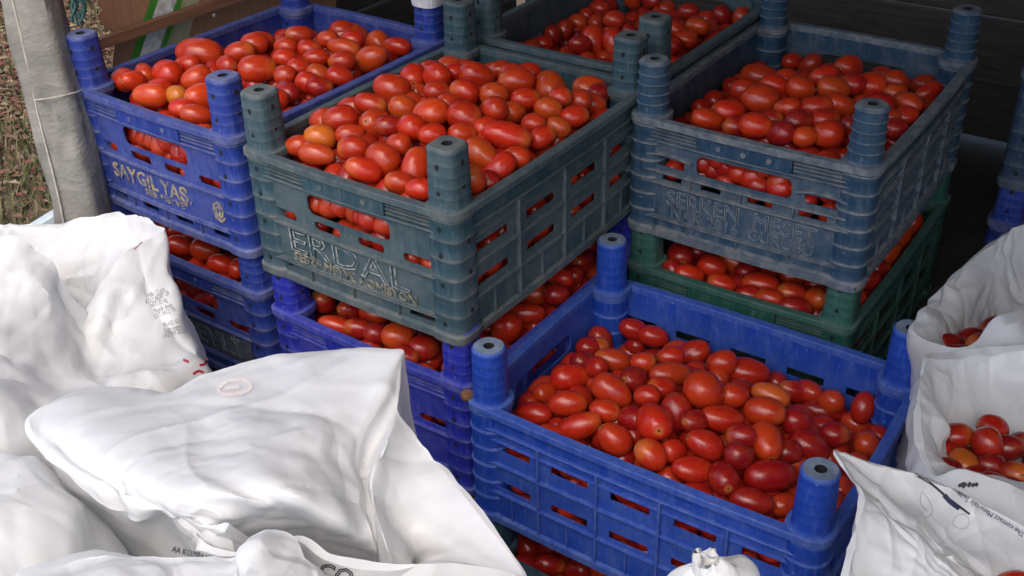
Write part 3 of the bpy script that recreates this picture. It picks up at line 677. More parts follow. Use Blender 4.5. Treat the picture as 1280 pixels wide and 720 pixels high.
# labels: colour, place in the crate, and size where that tells two apart
buck = {}
for t in ALL: buck.setdefault((t['key'], t['zone'], t['col']), []).append(t)
for (key, zn, cl), ts in buck.items():
    for t in ts: t['px'] = 640 + F_PX * float((t['p'] - EYE) @ RT) / float((t['p'] - EYE) @ FWD); t['py'] = -float((t['p'] - EYE) @ UP) / float((t['p'] - EYE) @ FWD)
    left = list(ts)
    def pick(word, f):
        t = min(left, key=f); t['sz'] = word; left.remove(t)
    if len(ts) == 1: ts[0]['sz'] = ''
    elif len(ts) == 2: pick('larger ', lambda t: -t['wl'] * t['ww']); left[0]['sz'] = 'smaller '
    else:
        for word, f in (('leftmost ', lambda t: t['px']), ('rightmost ', lambda t: -t['px']), ('nearest ', lambda t: -t['py']), ('farthest ', lambda t: t['py']), ('central large ', lambda t: -t['wl'] * t['ww']), ('central small ', lambda t: t['wl'] * t['ww'])):
            if left: pick(word, f)
        for t in left: t['sz'] = 'central mid sized '
    for t in ts: t['label'] = f"{t['sz']}{T_WORD[cl]} tomato {zn} {CRATE_WORD[key]}"
ALL.sort(key=lambda t: -t['wl'] * t['ww'] / float((t['p'] - EYE) @ FWD) ** 2)
extra = ALL[296:]; ALL = ALL[:296]
for i, t in enumerate(ALL):
    o = bpy.data.objects.new('tomato', T_MESH[int(RNG.integers(len(T_MESH)))]); COL.objects.link(o)
    o.location = t['p']; q = Vector(t['ax']).to_track_quat('X', 'Z') @ Quaternion((1, 0, 0), RNG.uniform(0, 6.28))
    o.rotation_mode = 'QUATERNION'; o.rotation_quaternion = q
    o.scale = (t['wl'] / 2, t['ww'] / 2, t['ww'] / 2 * RNG.uniform(.95, 1.03))
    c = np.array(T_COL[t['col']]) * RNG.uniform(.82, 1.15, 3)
    if t['key'] in ('D', 'R2', 'R1'): c *= (.86, .62, .9) if t['key'] == 'D' else (.62, .5, .7)  # shade inside the bags put into tomato colour; front crate's made deeper red
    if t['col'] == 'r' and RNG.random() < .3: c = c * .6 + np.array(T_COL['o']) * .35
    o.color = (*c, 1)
    g = 'tomatoes in ' + CRATE_WORD[t['key']]
    tag(o, t['label'], 'tomato', g)
# the rest of the fill: one object
def ellipsoid(nu=12, nv=8):
    vs = [(-1, 0, 0)]
    for k in range(1, nv):
        t = math.pi * k / nv
        vs += [(-math.cos(t), max(0., math.sin(t)) ** .9 * math.cos(2 * math.pi * q / nu), max(0., math.sin(t)) ** .9 * math.sin(2 * math.pi * q / nu)) for q in range(nu)]
    vs.append((1, 0, 0)); fs = []
    for q in range(nu): fs.append((0, 1 + (q + 1) % nu, 1 + q))
    for k in range(nv - 2):
        for q in range(nu): a = 1 + k * nu; fs.append((a + q, a + (q + 1) % nu, a + nu + (q + 1) % nu, a + nu + q))
    a = 1 + (nv - 2) * nu
    for q in range(nu): fs.append((a + q, a + (q + 1) % nu, len(vs) - 1))
    return np.array(vs), fs
EV, EF = ellipsoid()
fill_p = []
def rnd_rot():
    q = RNG.normal(size=4); q /= np.linalg.norm(q); return np.array(Quaternion(q).to_matrix())
for t in extra: fill_p.append((t['p'], t['wl'] / 2, t['ww'] / 2))
for key, s in SPEC.items():
    if key in ('J',): hf = lambda a, b: -.06
    elif key == 'J2': hf = lambda a, b: -.03
    else: hf = h_field(key)
    mx, my = s['W'] / 2 - .034, s['L'] / 2 - .034
    near = np.array([t['p'] for t in ALL if t.get('key') == key] or [(9, 9, 9)])
    nx, ny = int(2 * mx / .034), int(2 * my / .036)
    for i in range(nx + 1):
        for j in range(ny + 1):
            for dep in (.031, .066):
                x = -mx + 2 * mx * (i + .5 * (j % 2) * (i < nx)) / nx + RNG.uniform(-.006, .006); y = -my + 2 * my * j / ny + RNG.uniform(-.006, .006)
                if abs(x) > mx + .002 or (abs(x) > s['W'] / 2 - .075 and abs(y) > s['L'] / 2 - .075): continue
                p = to_world(s, (x, y, s['H'] + hf(x / (s['W'] / 2), y / (s['L'] / 2)) - dep + RNG.uniform(-.006, .006)))
                if dep < .05 and np.min(np.linalg.norm(near - p, axis=1)) < .019: continue
                fill_p.append((p, RNG.uniform(.021, .026), RNG.uniform(.0165, .0195)))
    for z in (.026, .062, .098, .132):
        if z > s['H'] - .06: continue
        for x in np.arange(-mx + .035, mx - .03, .040):
            for y in (-my, my): fill_p.append((to_world(s, (x + RNG.uniform(-.006, .006), y + RNG.uniform(-.003, .002) * np.sign(y), z + RNG.uniform(-.008, .008))), RNG.uniform(.020, .025), RNG.uniform(.0165, .0195)))
        for y in np.arange(-my + .035, my - .03, .040):
            for x in (-mx, mx): fill_p.append((to_world(s, (x, y + RNG.uniform(-.006, .006), z + RNG.uniform(-.008, .008))), RNG.uniform(.020, .025), RNG.uniform(.0165, .0195)))
def build_fill():
    n = len(fill_p); nv = len(EV); co = np.empty((n, nv, 3), np.float32)
    for i, (p, a, b) in enumerate(fill_p): co[i] = (EV * (a, b, b)) @ rnd_rot().T + p
    lens = np.array([len(f) for f in EF]); idx = np.concatenate([np.array(f) for f in EF])
    allidx = (idx[None] + (np.arange(n) * nv)[:, None]).ravel()
    me = bpy.data.meshes.new('tomato_fill'); me.vertices.add(n * nv); me.vertices.foreach_set('co', co.ravel())
    me.loops.add(len(allidx)); me.loops.foreach_set('vertex_index', allidx.astype(np.int32))
    L_ = np.tile(lens, n); me.polygons.add(len(L_)); st = np.concatenate([[0], np.cumsum(L_)[:-1]])
    me.polygons.foreach_set('loop_start', st.astype(np.int32)); me.update(calc_edges=True); me.validate()
    me.polygons.foreach_set('use_smooth', [True] * len(me.polygons))
    o = link('tomato_heap', me, M_TOMS); tag(o, 'red tomatoes filling the crates underneath the top layer', kind='stuff')
build_fill()
# ------------------------------------------------------------------ plastic bags
def cr1(pts, n):
    """Catmull-Rom through pts (k,3), n samples spaced evenly along its length"""
    p = np.asarray(pts, float)
    if len(p) == 1: return np.repeat(p, n, 0)
    e = np.vstack([2 * p[0] - p[1], p, 2 * p[-1] - p[-2]]); out = []
    for i in range(len(p) - 1):
        a, b, c, d = e[i:i + 4]; t = np.linspace(0, 1, 24, endpoint=False)[:, None]
        out.append(.5 * (2 * b + (c - a) * t + (2 * a - 5 * b + 4 * c - d) * t ** 2 + (3 * b - a - 3 * c + d) * t ** 3))
    q = np.vstack(out + [p[-1:]]); s = np.concatenate([[0], np.cumsum(np.linalg.norm(np.diff(q, axis=0), axis=1))])
    u = np.linspace(0, s[-1], n); return np.stack([np.interp(u, s, q[:, k]) for k in range(3)], 1)
def cr_closed(G, n, wts):
    """G (v, k, 3) columns joined into closed rings -> (v, n, 3); columns spaced by wts"""
    k = G.shape[1]; s = np.concatenate([[0], np.cumsum(wts)]); u = np.linspace(0, s[-1], n, endpoint=False)
    i = np.clip(np.searchsorted(s, u, 'right') - 1, 0, k - 1); t = ((u - s[i]) / (s[i + 1] - s[i]))[None, :, None]
    a, b, c, d = G[:, (i - 1) % k], G[:, i], G[:, (i + 1) % k], G[:, (i + 2) % k]
    # finite-difference tangents with uneven spacing
    w1 = (np.array(wts)[(i - 1) % k])[None, :, None]; w2 = (np.array(wts)[i])[None, :, None]; w3 = (np.array(wts)[(i + 1) % k])[None, :, None]
    m1 = (c - a) / (w1 + w2) * w2 * .9; m2 = (d - b) / (w2 + w3) * w2 * .9
    h = t * t * (3 - 2 * t)
    return b * (1 - h) + c * h + m1 * (t ** 3 - 2 * t ** 2 + t) + m2 * (t ** 3 - t ** 2)
_lat = np.random.default_rng(5).normal(size=(32, 32, 32)).astype(np.float32)
def vnoise(p):
    i = np.floor(p).astype(int); f = p - i; f = f * f * (3 - 2 * f); r = 0
    for dx in (0, 1):
        for dy in (0, 1):
            for dz in (0, 1):
                wgt = (f[..., 0] if dx else 1 - f[..., 0]) * (f[..., 1] if dy else 1 - f[..., 1]) * (f[..., 2] if dz else 1 - f[..., 2])
                r = r + wgt * _lat[(i[..., 0] + dx) % 32, (i[..., 1] + dy) % 32, (i[..., 2] + dz) % 32]
    return r
def plin(p):
    """random heights on a lattice joined by flat tetrahedra: piecewise planar"""
    i = np.floor(p).astype(int); f = p - i; o_ = np.argsort(-f, axis=-1); fs_ = np.take_along_axis(f, o_, -1)
    g_ = lambda c: _lat[c[..., 0] % 32, c[..., 1] % 32, c[..., 2] % 32]
    c = i.copy(); v = g_(c); r = v * (1 - fs_[..., 0])
    for k in range(3):
        np.put_along_axis(c, o_[..., k:k + 1], np.take_along_axis(c, o_[..., k:k + 1], -1) + 1, -1)
        r = r + g_(c) * (fs_[..., k] - (fs_[..., k + 1] if k < 2 else 0))
    return r
def normals(X):
    du = np.roll(X, -1, 1) - np.roll(X, 1, 1); dv = np.gradient(X, axis=0)
    n = np.cross(du, dv); return n / (np.linalg.norm(n, axis=2, keepdims=True) + 1e-9)
def crumple(B, rim_row, slack_u, slack_v, hold, seed, iters=110, amp=.004, rim_hold=.35):
    """Slack film held loosely to the shape B: edges longer than the shape allows buckle into folds (position-based, closed in u)."""
    rg = np.random.default_rng(seed); off = rg.uniform(0, 30, 3)
    N = normals(B); X = B.copy()
    s1 = vnoise(B * 16 + off); s2 = vnoise(B * 38 + off * 2); s3 = vnoise(B * np.array([90, 90, 45]) + off)
    rid = 1 - np.abs(vnoise(B * 11 + off * 3)) * 1.4
    X += N * ((amp * (1.1 * s1 + .7 * s2 + .35 * s3 + .6 * rid))[..., None])
    nv, nu, _ = B.shape
    loc = 1 + .9 * (vnoise(B * 6 + off + 7))[..., None][..., 0] * .5           # slack comes in patches
    loc = np.clip(loc, .25, 1.9)
    def rest(A, C, s, lc): return np.linalg.norm(A - C, axis=2) * (1 + s * lc)
    Lu = rest(np.roll(B, -1, 1), B, slack_u, loc); Lv = rest(B[1:], B[:-1], slack_v, loc[1:])
    Ld = rest(np.roll(B, -1, 1)[1:], B[:-1], .5 * (slack_u + slack_v), loc[1:]); Le = rest(B[1:], np.roll(B, -1, 1)[:-1], .5 * (slack_u + slack_v), loc[1:])
    wt = np.full((nv, 1, 1), hold); 
    for k, m in ((0, 1), (1, .5), (2, .25)):
        for r in (rim_row - k, rim_row + k):
            if 0 <= r < nv: wt[r] = max(hold, rim_hold * m)
    wt[0] = wt[-1] = .6
    def fix(A, C, L, k):
        d = C - A; n = np.linalg.norm(d, axis=2, keepdims=True) + 1e-9
        e = d * ((1 - L[..., None] / n) * .5 * k); return e
    for it in range(iters):
        for par in (0, 1):
            for r in (0, 1):
                if r == 0: A, C, L = X[:, par::2], np.roll(X, -1, 1)[:, par::2], Lu[:, par::2]; e = fix(A, C, L, .9); X[:, par::2] += e; X[:, (np.arange(par, nu, 2) + 1) % nu] -= e
                else: n_ = (nv - par) // 2 * 2; A, C, L = X[par:par + n_:2], X[par + 1:par + n_:2], Lv[par:par + n_ - 1:2]; e = fix(A, C, L, .9); X[par:par + n_:2] += e; X[par + 1:par + n_:2] -= e
        sh = np.roll(X, -1, 1); acc = np.zeros_like(X)
        e = fix(X[:-1], sh[1:], Ld, .35); acc[:-1] += e; acc[1:] -= np.roll(e, 1, 1)
        e = fix(sh[:-1], X[1:], Le, .35); acc[:-1] += np.roll(e, 1, 1); acc[1:] -= e
        X += acc
        lap = (np.roll(X, 1, 1) + np.roll(X, -1, 1)) * .5 - X; lap[rim_row] *= .3; X += lap * .04
        lv = np.zeros_like(X); lv[1:-1] = (X[2:] + X[:-2]) * .5 - X[1:-1]; lv[rim_row] = 0; X += lv * .04
        X += (B - X) * wt
    return X
BAGS = {}
def make_bag(key, label, cols, mat, nu=176, no=46, ni=44, slack=(.05, .04), hold=.035, seed=1, amp=.004, iters=90, rim_hold=.35, centre=None, fine=.010, creases=36, cr_amp=1.0):
    """cols: rim columns round the mouth; each (rim, outer points, inner points) as (px, py, depth) or world points; None = hang straight down"""
    def W_(q): return np.array(q.p, float) if isinstance(q, WP) else P(*q)
    rims = np.array([W_(c[0]) for c in cols]); ctr = np.mean(rims, 0) if centre is None else np.asarray(centre)
    O, I = [], []
    for c, r in zip(cols, rims):
        if c[1] is None: o = [r + (0, 0, -.14) + (r - ctr) * (.05, .05, 0), r + (0, 0, -.34) + (r - ctr) * (.08, .08, 0)]
        else: o = [W_(q) for q in c[1]]
        last = o[-1]
        if last[2] > .12: o = o + [np.array([*(last[:2] + (last[:2] - ctr[:2]) * .03), last[2] * .5]), np.array([*(ctr[:2] + (last[:2] - ctr[:2]) * .95), .012])]
        else: o = o + [np.array([*(ctr[:2] + (last[:2] - ctr[:2]) * .95), .012])]
        O.append(cr1([r] + o, no))
        if c[2] is None: i_ = [r + (0, 0, -.07) + (ctr - r) * (.06, .06, 0), r + (0, 0, -.17) + (ctr - r) * (.14, .14, 0), r * (.6, .6, 1) + ctr * (.4, .4, 0) + (0, 0, -.24)]
        else: i_ = [W_(q) for q in c[2]]
        I.append(cr1([r] + i_, ni))
    O = np.array(O); I = np.array(I)                             # (k, n, 3)
    G = np.concatenate([O[:, ::-1], I[:, 1:]], 1).transpose(1, 0, 2)   # rows: ground ... rim ... inside
    wts = np.linalg.norm(np.roll(rims, -1, 0) - rims, axis=1) + .012
    B = cr_closed(G, nu, wts); rim_row = no - 1
    # large folds on a coarse grid first, then fine creases on the full one
    st = 3; nc = nu // st // 2 * 2; rows = np.unique(np.concatenate([np.arange(0, rim_row, st), np.arange(rim_row, B.shape[0], st), [B.shape[0] - 1]])); cc = np.linspace(0, nu, nc, endpoint=False)
    def usample(A, u):
        n_ = A.shape[1]; i = np.floor(u).astype(int); t = (u - i)[None, :, None]; g_ = lambda k: A[:, (i + k) % n_]
        return .5 * (2 * g_(0) + (g_(1) - g_(-1)) * t + (2 * g_(-1) - 5 * g_(0) + 4 * g_(1) - g_(2)) * t ** 2 + (3 * g_(0) - g_(-1) - 3 * g_(1) + g_(2)) * t ** 3)
    Bc = usample(B[rows], cc); Xc = crumple(Bc, int(np.searchsorted(rows, rim_row)), slack[0], slack[1], hold, seed, iters, amp, rim_hold)
    Dc = Xc - Bc
    Df = usample(Dc, np.arange(nu) * nc / nu)
    r_ = np.interp(np.arange(B.shape[0]), rows, np.arange(len(rows))); i0 = np.clip(np.floor(r_).astype(int), 0, len(rows) - 2); t = (r_ - i0)[:, None, None]
    gg = lambda k: Df[np.clip(i0 + k, 0, len(rows) - 1)]
    Df = .5 * (2 * gg(0) + (gg(1) - gg(-1)) * t + (2 * gg(-1) - 5 * gg(0) + 4 * gg(1) - gg(2)) * t ** 2 + (3 * gg(0) - gg(-1) - 3 * gg(1) + gg(2)) * t ** 3)
    X = crumple(B + Df, rim_row, fine, fine, .05, seed + 1, 45, .0012, .35)
    r2 = np.arange(2 * X.shape[0] - 1) / 2; X = usample(X, np.arange(2 * nu) / 2); j0 = np.clip(np.floor(r2).astype(int), 0, X.shape[0] - 2); tq = (r2 - j0)[:, None, None]
    hq = lambda k_: X[np.clip(j0 + k_, 0, X.shape[0] - 1)]
    crv = .5 * (2 * hq(0) + (hq(1) - hq(-1)) * tq + (2 * hq(-1) - 5 * hq(0) + 4 * hq(1) - hq(2)) * tq ** 2 + (3 * hq(0) - hq(-1) - 3 * hq(1) + hq(2)) * tq ** 3)
    lin = hq(0) * (1 - tq) + hq(1) * tq; nr = (np.abs(r2 - rim_row) < 1.01)[:, None, None]
    B2_ = np.where(nr, lin, crv); nu *= 2; rim_row *= 2; N2 = normals(B2_); rg = np.random.default_rng(seed + 100); ext = B2_[rim_row].mean(0); Bw = B2_ + .012 * np.stack([vnoise(B2_ * 9 + k_ * 11) for k_ in range(3)], -1); dsp = 0; off3 = rg.uniform(0, 30, 3)
    for cell, am in ((.095, .0085), (.045, .0048), (.021, .0020)):   # crumpled film: flat facets meeting in sharp creases
        Q, _ = np.linalg.qr(rg.normal(size=(3, 3))); an = np.array([1., 1., .8 if key == 'B2' else .55]); wv = np.stack([vnoise(B2_ * (.35 / cell) + k_ * 7 + off3) for k_ in range(3)], -1) * .35
        dsp = dsp + plin((Bw / cell) @ Q * an + wv + off3) * am * cr_amp * .62
    for k_ in range(creases):                                   # long straight creases that fade out at their ends
        nn = rg.normal(size=3); nn /= np.linalg.norm(nn); c0 = B2_[rg.integers(max(0, rim_row - 50), B2_.shape[0]), rg.integers(0, nu)]
        q = (Bw - c0) @ nn; t3 = np.linalg.norm(Bw - c0, axis=2); w_ = rg.uniform(.005, .011)
        dsp = dsp + rg.choice([-1, 1]) * rg.uniform(.0014, .0038) * np.exp(-np.abs(q) / w_) * np.exp(-(t3 / rg.uniform(.05, .15)) ** 2)
    X = B2_ + N2 * np.asarray(dsp)[..., None]
    nv = X.shape[0]
    base = np.array([*X[0].mean(0)[:2], 0.])
    vs = (X - base).reshape(-1, 3)
    a = np.arange(nv - 1)[:, None] * nu + np.arange(nu)[None]; b = np.arange(nv - 1)[:, None] * nu + (np.arange(nu)[None] + 1) % nu
    fs = np.stack([a, b, b + nu, a + nu], 2).reshape(-1, 4)
    me = bpy.data.meshes.new('plastic_bag'); vs = np.vstack([vs, X[0].mean(0) - base, X[-1].mean(0) - base])
    fl = fs.tolist() + [((i + 1) % nu, i, nv * nu) for i in range(nu)] + [((nv - 1) * nu + i, (nv - 1) * nu + (i + 1) % nu, nv * nu + 1) for i in range(nu)]
    me.from_pydata(vs.tolist(), [], fl); me.update()
    me.polygons.foreach_set('use_smooth', [True] * len(me.polygons)); me.set_sharp_from_angle(angle=math.radians(24))
    o = link('plastic_bag', me, mat); o.location = base; tag(o, label, 'plastic bag', 'white plastic bags in front of the crates')
    bvh = BVHTree.FromPolygons((vs + base).tolist(), fl)
    BAGS[key] = dict(ob=o, bvh=bvh, base=base); return o
class WP:
    def __init__(s, *p): s.p = p
def print_on(key, me, place, mat, name, lift=.0007):
    """lay a flat print on the film: place maps the print's own x, y to a spot seen from the front"""
    bg_ = BAGS[key]; vs = []
    for v in me.vertices:
        px, py = place(v.co.x, v.co.y); d = ray(px, py); d /= np.linalg.norm(d)
        h, n, _, _ = bg_['bvh'].ray_cast(Vector(EYE), Vector(d))
        if h is None: h, n = Vector(EYE + d * 1.3), Vector(-d)
        if n.dot(Vector(d)) > 0: n = -n
        vs.append(tuple(np.array(h) + np.array(n) * lift - bg_['base']))
    me2 = bpy.data.meshes.new(name); me2.from_pydata(vs, [], [tuple(p.vertices) for p in me.polygons]); me2.update()
    return link(name, me2, mat, bg_['ob'])
def strokes(polys, wd, n=10):
    """flat strokes (lists of points) as a subdivided ribbon mesh"""
    mb = MB()
    for pl in polys:
        q = cr1([(*p, 0) for p in pl], n)[:, :2]; t = np.gradient(q, axis=0); t /= np.linalg.norm(t, axis=1, keepdims=True) + 1e-9; nn = np.stack([-t[:, 1], t[:, 0]], 1) * wd / 2
        vs = [(*(a + b_), 0) for a, b_ in zip(q, nn)] + [(*(a - b_), 0) for a, b_ in zip(q, nn)]
        mb.add(vs, [(i, i + 1, n + i + 1, n + i) for i in range(n - 1)])
    return mb.mesh('print', None, False)
ident = lambda x, y: (x, y)

# big bag in the middle: mouth opens towards us, its back wall bulges forward
make_bag('B2', 'large white bag in the middle foreground with a faded pink mark', [
    ((292, 692, .985), None, None),
    ((372, 672, .975), None, None), ((412, 696, .965), None, None), ((488, 708, .965), None, None), ((560, 702, .98), None, None), ((625, 712, .99), None, None),
    ((657, 722, 1.01), None, [(610, 712, 1.03), (560, 720, 1.04), (510, 730, 1.06)]),
    ((603, 645, 1.06), None, [(568, 655, 1.07), (525, 685, 1.08), (490, 745, 1.20)]),
    ((550, 580, 1.11), None, [(520, 598, 1.10), (492, 640, 1.075), (505, 712, 1.05), (490, 735, 1.2)]),
    ((500, 520, 1.15), None, [(480, 556, 1.09), (461, 605, 1.062), (488, 704, 1.03), (480, 725, 1.2)]),
    ((497, 500, 1.165), None, [(474, 545, 1.13), (455, 590, 1.105), (474, 688, 1.06), (474, 705, 1.22)]),
    ((500, 452, 1.195), None, [(478, 500, 1.15), (450, 580, 1.095), (469, 684, 1.05), (470, 702, 1.22)]),
    ((502, 440, 1.20), None, [(470, 490, 1.155), (446, 575, 1.09), (466, 681, 1.05), (467, 700, 1.22)]),
    ((488, 440, 1.205), None, [(460, 490, 1.16), (436, 570, 1.085), (458, 678, 1.045), (462, 700, 1.22)]),
    ((420, 441, 1.24), None, [(408, 490, 1.165), (400, 560, 1.07), (428, 662, 1.02), (440, 700, 1.22)]),
    ((340, 446, 1.25), None, [(328, 500, 1.165), (322, 560, 1.06), (372, 632, 1.0), (395, 695, 1.2)]),
    ((258, 467, 1.24), None, [(250, 525, 1.14), (258, 590, 1.03), (318, 632, .995), (350, 690, 1.14)]),
    ((180, 500, 1.21), [(175, 480, 1.27), (170, 520, 1.30)], [(180, 545, 1.10), (200, 605, 1.02), (285, 650, .995), (300, 690, 1.08)]),
    ((100, 495, 1.21), [(90, 490, 1.26), (80, 540, 1.28)], [(110, 545, 1.12), (165, 605, 1.04), (262, 660, 1.0), (290, 690, 1.05)]),
    ((36, 526, 1.17), [(36, 540, 1.28), (60, 610, 1.40)], [(88, 572, 1.115), (160, 620, 1.05), (265, 665, 1.01), (290, 690, 1.04)]),
    ((86, 592, 1.10), [(84, 606, 1.22), (110, 680, 1.34)], [(112, 600, 1.075), (175, 625, 1.04), (290, 660, 1.01)]),
    ((166, 650, 1.05), [(160, 655, 1.17), (165, 700, 1.28)], [(180, 635, 1.03), (220, 635, 1.02), (285, 665, 1.00)]),
    ((209, 637, 1.035), [(204, 650, 1.15), (205, 710, 1.24)], [(222, 640, 1.02), (250, 650, 1.01), (285, 668, .995)]),
    ((240, 676, 1.01), [(235, 686, 1.12), (232, 720, 1.2)], [(252, 670, 1.0), (268, 672, .995), (285, 672, .99)]),
], M_BAG, nu=216, no=40, ni=60, seed=29, cr_amp=.62, creases=50, slack=(.010, .002), hold=.08, amp=.0015)

make_bag('B1', 'tall open white bag at the back left with grey printed lines', [
    ((206, 287, 1.60), [(217, 350, 1.56), (230, 412, 1.52), (270, 470, 1.46)], [(190, 300, 1.62), (160, 340, 1.61), (130, 470, 1.66)]),
    ((180, 300, 1.57), [(186, 342, 1.545), (196, 386, 1.525), (206, 440, 1.46), (225, 500, 1.39)], [(165, 325, 1.585), (140, 365, 1.59), (125, 470, 1.63)]),
    ((150, 321, 1.54), [(152, 365, 1.515), (158, 402, 1.50), (165, 450, 1.44), (190, 515, 1.37)], [(143, 350, 1.56), (138, 400, 1.59), (125, 470, 1.60)]),
    ((128, 352, 1.52), [(132, 385, 1.492), (138, 418, 1.485), (142, 460, 1.43), (160, 515, 1.36)], [(126, 378, 1.55), (124, 420, 1.57), (120, 470, 1.59)]),
    ((106, 396, 1.50), [(106, 425, 1.47), (115, 470, 1.41), (130, 530, 1.33)], [(107, 410, 1.53), (110, 440, 1.55), (112, 475, 1.58)]),
    ((84, 362, 1.47), [(75, 415, 1.43), (78, 470, 1.36), (90, 540, 1.28)], [(88, 385, 1.51), (98, 430, 1.54), (108, 475, 1.57)]),
    ((70, 335, 1.46), [(48, 395, 1.41), (38, 460, 1.33), (45, 540, 1.25)], [(74, 362, 1.50), (85, 420, 1.53), (102, 475, 1.57)]),
    ((38, 315, 1.46), [(8, 385, 1.39), (-5, 455, 1.30), (0, 540, 1.22)], [(44, 345, 1.50), (65, 410, 1.53), (98, 475, 1.58)]),
    ((-5, 303, 1.47), [(-45, 375, 1.38), (-60, 450, 1.28), (-50, 540, 1.20)], [(6, 335, 1.52), (40, 400, 1.55), (92, 475, 1.60)]),
    ((-75, 305, 1.50), [(-120, 375, 1.40), (-140, 450, 1.30), (-130, 540, 1.22)], [(0, 315, 1.58), (50, 380, 1.62), (90, 475, 1.66)]),
    ((-110, 292, 1.60), None, [(-20, 310, 1.64), (45, 360, 1.66), (92, 470, 1.70)]),
    ((-60, 284, 1.70), None, [(10, 308, 1.69), (60, 352, 1.69), (96, 465, 1.72)]),
    ((0, 277, 1.73), None, [(40, 303, 1.71), (75, 348, 1.70), (102, 460, 1.73)]),
    ((62, 276, 1.73), None, [(75, 302, 1.71), (90, 345, 1.70), (108, 458, 1.73)]),
    ((132, 271, 1.71), None, [(125, 300, 1.70), (118, 345, 1.69), (116, 460, 1.71)]),
    ((180, 276, 1.66), None, [(165, 300, 1.67), (140, 348, 1.66), (124, 462, 1.69)]),
], M_BAG, nu=200, no=64, ni=34, seed=8, cr_amp=1.2, creases=60, slack=(.022, .02), hold=.04, amp=.004)

def dome_bag(key, label, top, rad, drop, mat, seed, squash=(1, 1), n=14, mouth=.25, dirs=None, wob=.08, **kw):
    """a filled bag with its mouth gathered: top (world), radius, and how far down its belly sits"""
    rg = np.random.default_rng(seed); cols = []
    top = np.asarray(top, float)
    for k in range(n):
        a = 2 * math.pi * k / n; u = np.array([math.cos(a) * squash[0], math.sin(a) * squash[1], 0]); m = 1 + rg.uniform(-wob, wob)
        c = lambda f, z: WP(*(top + u * rad * f * m + (0, 0, z)))
        cols.append((c(mouth, rg.uniform(-.006, .008)), [c(.68, -drop * .16), c(.95, -drop * .55), c(1.0, -drop)], [c(mouth * .8, -.012), c(mouth * .5, -.03), c(mouth * .15, -.045)]))
    return make_bag(key, label, cols, mat, centre=top, seed=seed, **kw)
dome_bag('B3', 'smooth filled white bag in the bottom left corner', P(-125, 615, 1.06), .165, .24, M_BAG, 21, nu=140, no=60, ni=10, slack=(.03, .03), amp=.003, hold=.02)

make_bag('B4', 'crumpled white bag lip along the bottom edge with black outlined letters', [
    ((30, 728, .93), [(20, 725, .97), (30, 800, 1.0)], [(60, 730, .90), (110, 745, .87), (200, 760, .85)]),
    ((80, 706, .95), [(75, 708, .985), (80, 790, 1.0)], [(100, 715, .92), (140, 730, .88), (210, 755, .85)]),
    ((130, 691, .96), [(126, 694, .99), (128, 780, 1.01)], [(142, 703, .93), (165, 725, .89), (220, 755, .85)]),
    ((212, 697, .955), [(210, 700, .98), (210, 780, 1.0)], [(218, 708, .93), (225, 728, .89), (230, 755, .85)]),
    ((290, 700, .945), [(292, 704, .97), (295, 780, .99)], [(285, 712, .92), (270, 730, .885), (245, 755, .85)]),
    ((316, 674, .955), [(322, 677, .985), (330, 770, .99)], [(300, 690, .925), (280, 720, .885), (255, 755, .85)]),
    ((344, 665, .96), [(352, 669, .985), (360, 770, .99)], [(322, 685, .92), (298, 718, .88), (265, 755, .85)]),
    ((367, 672, .955), [(376, 678, .975), (385, 770, .98)], [(355, 692, .93), (330, 718, .89), (275, 755, .85)]),
    ((386, 702, .94), [(396, 708, .955), (405, 780, .97)], [(370, 710, .915), (345, 728, .88), (285, 760, .85)]),
    ((398, 740, .91), [(408, 745, .93), (415, 800, .95)], [(375, 745, .89), (345, 750, .87), (285, 762, .85)]),
    ((370, 800, .86), None, [(345, 790, .85), (310, 780, .845), (270, 768, .845)]),
    ((230, 830, .83), None, [(230, 810, .835), (230, 790, .84), (235, 770, .845)]),
    ((90, 800, .86), None, [(115, 790, .855), (160, 780, .85), (210, 765, .848)]),
    ((25, 760, .90), None, [(60, 758, .885), (120, 762, .865), (205, 763, .85)]),
], M_BAG, nu=176, no=24, ni=40, seed=13, slack=(.025, .03), hold=.05, amp=.003, cr_amp=.8, creases=24)

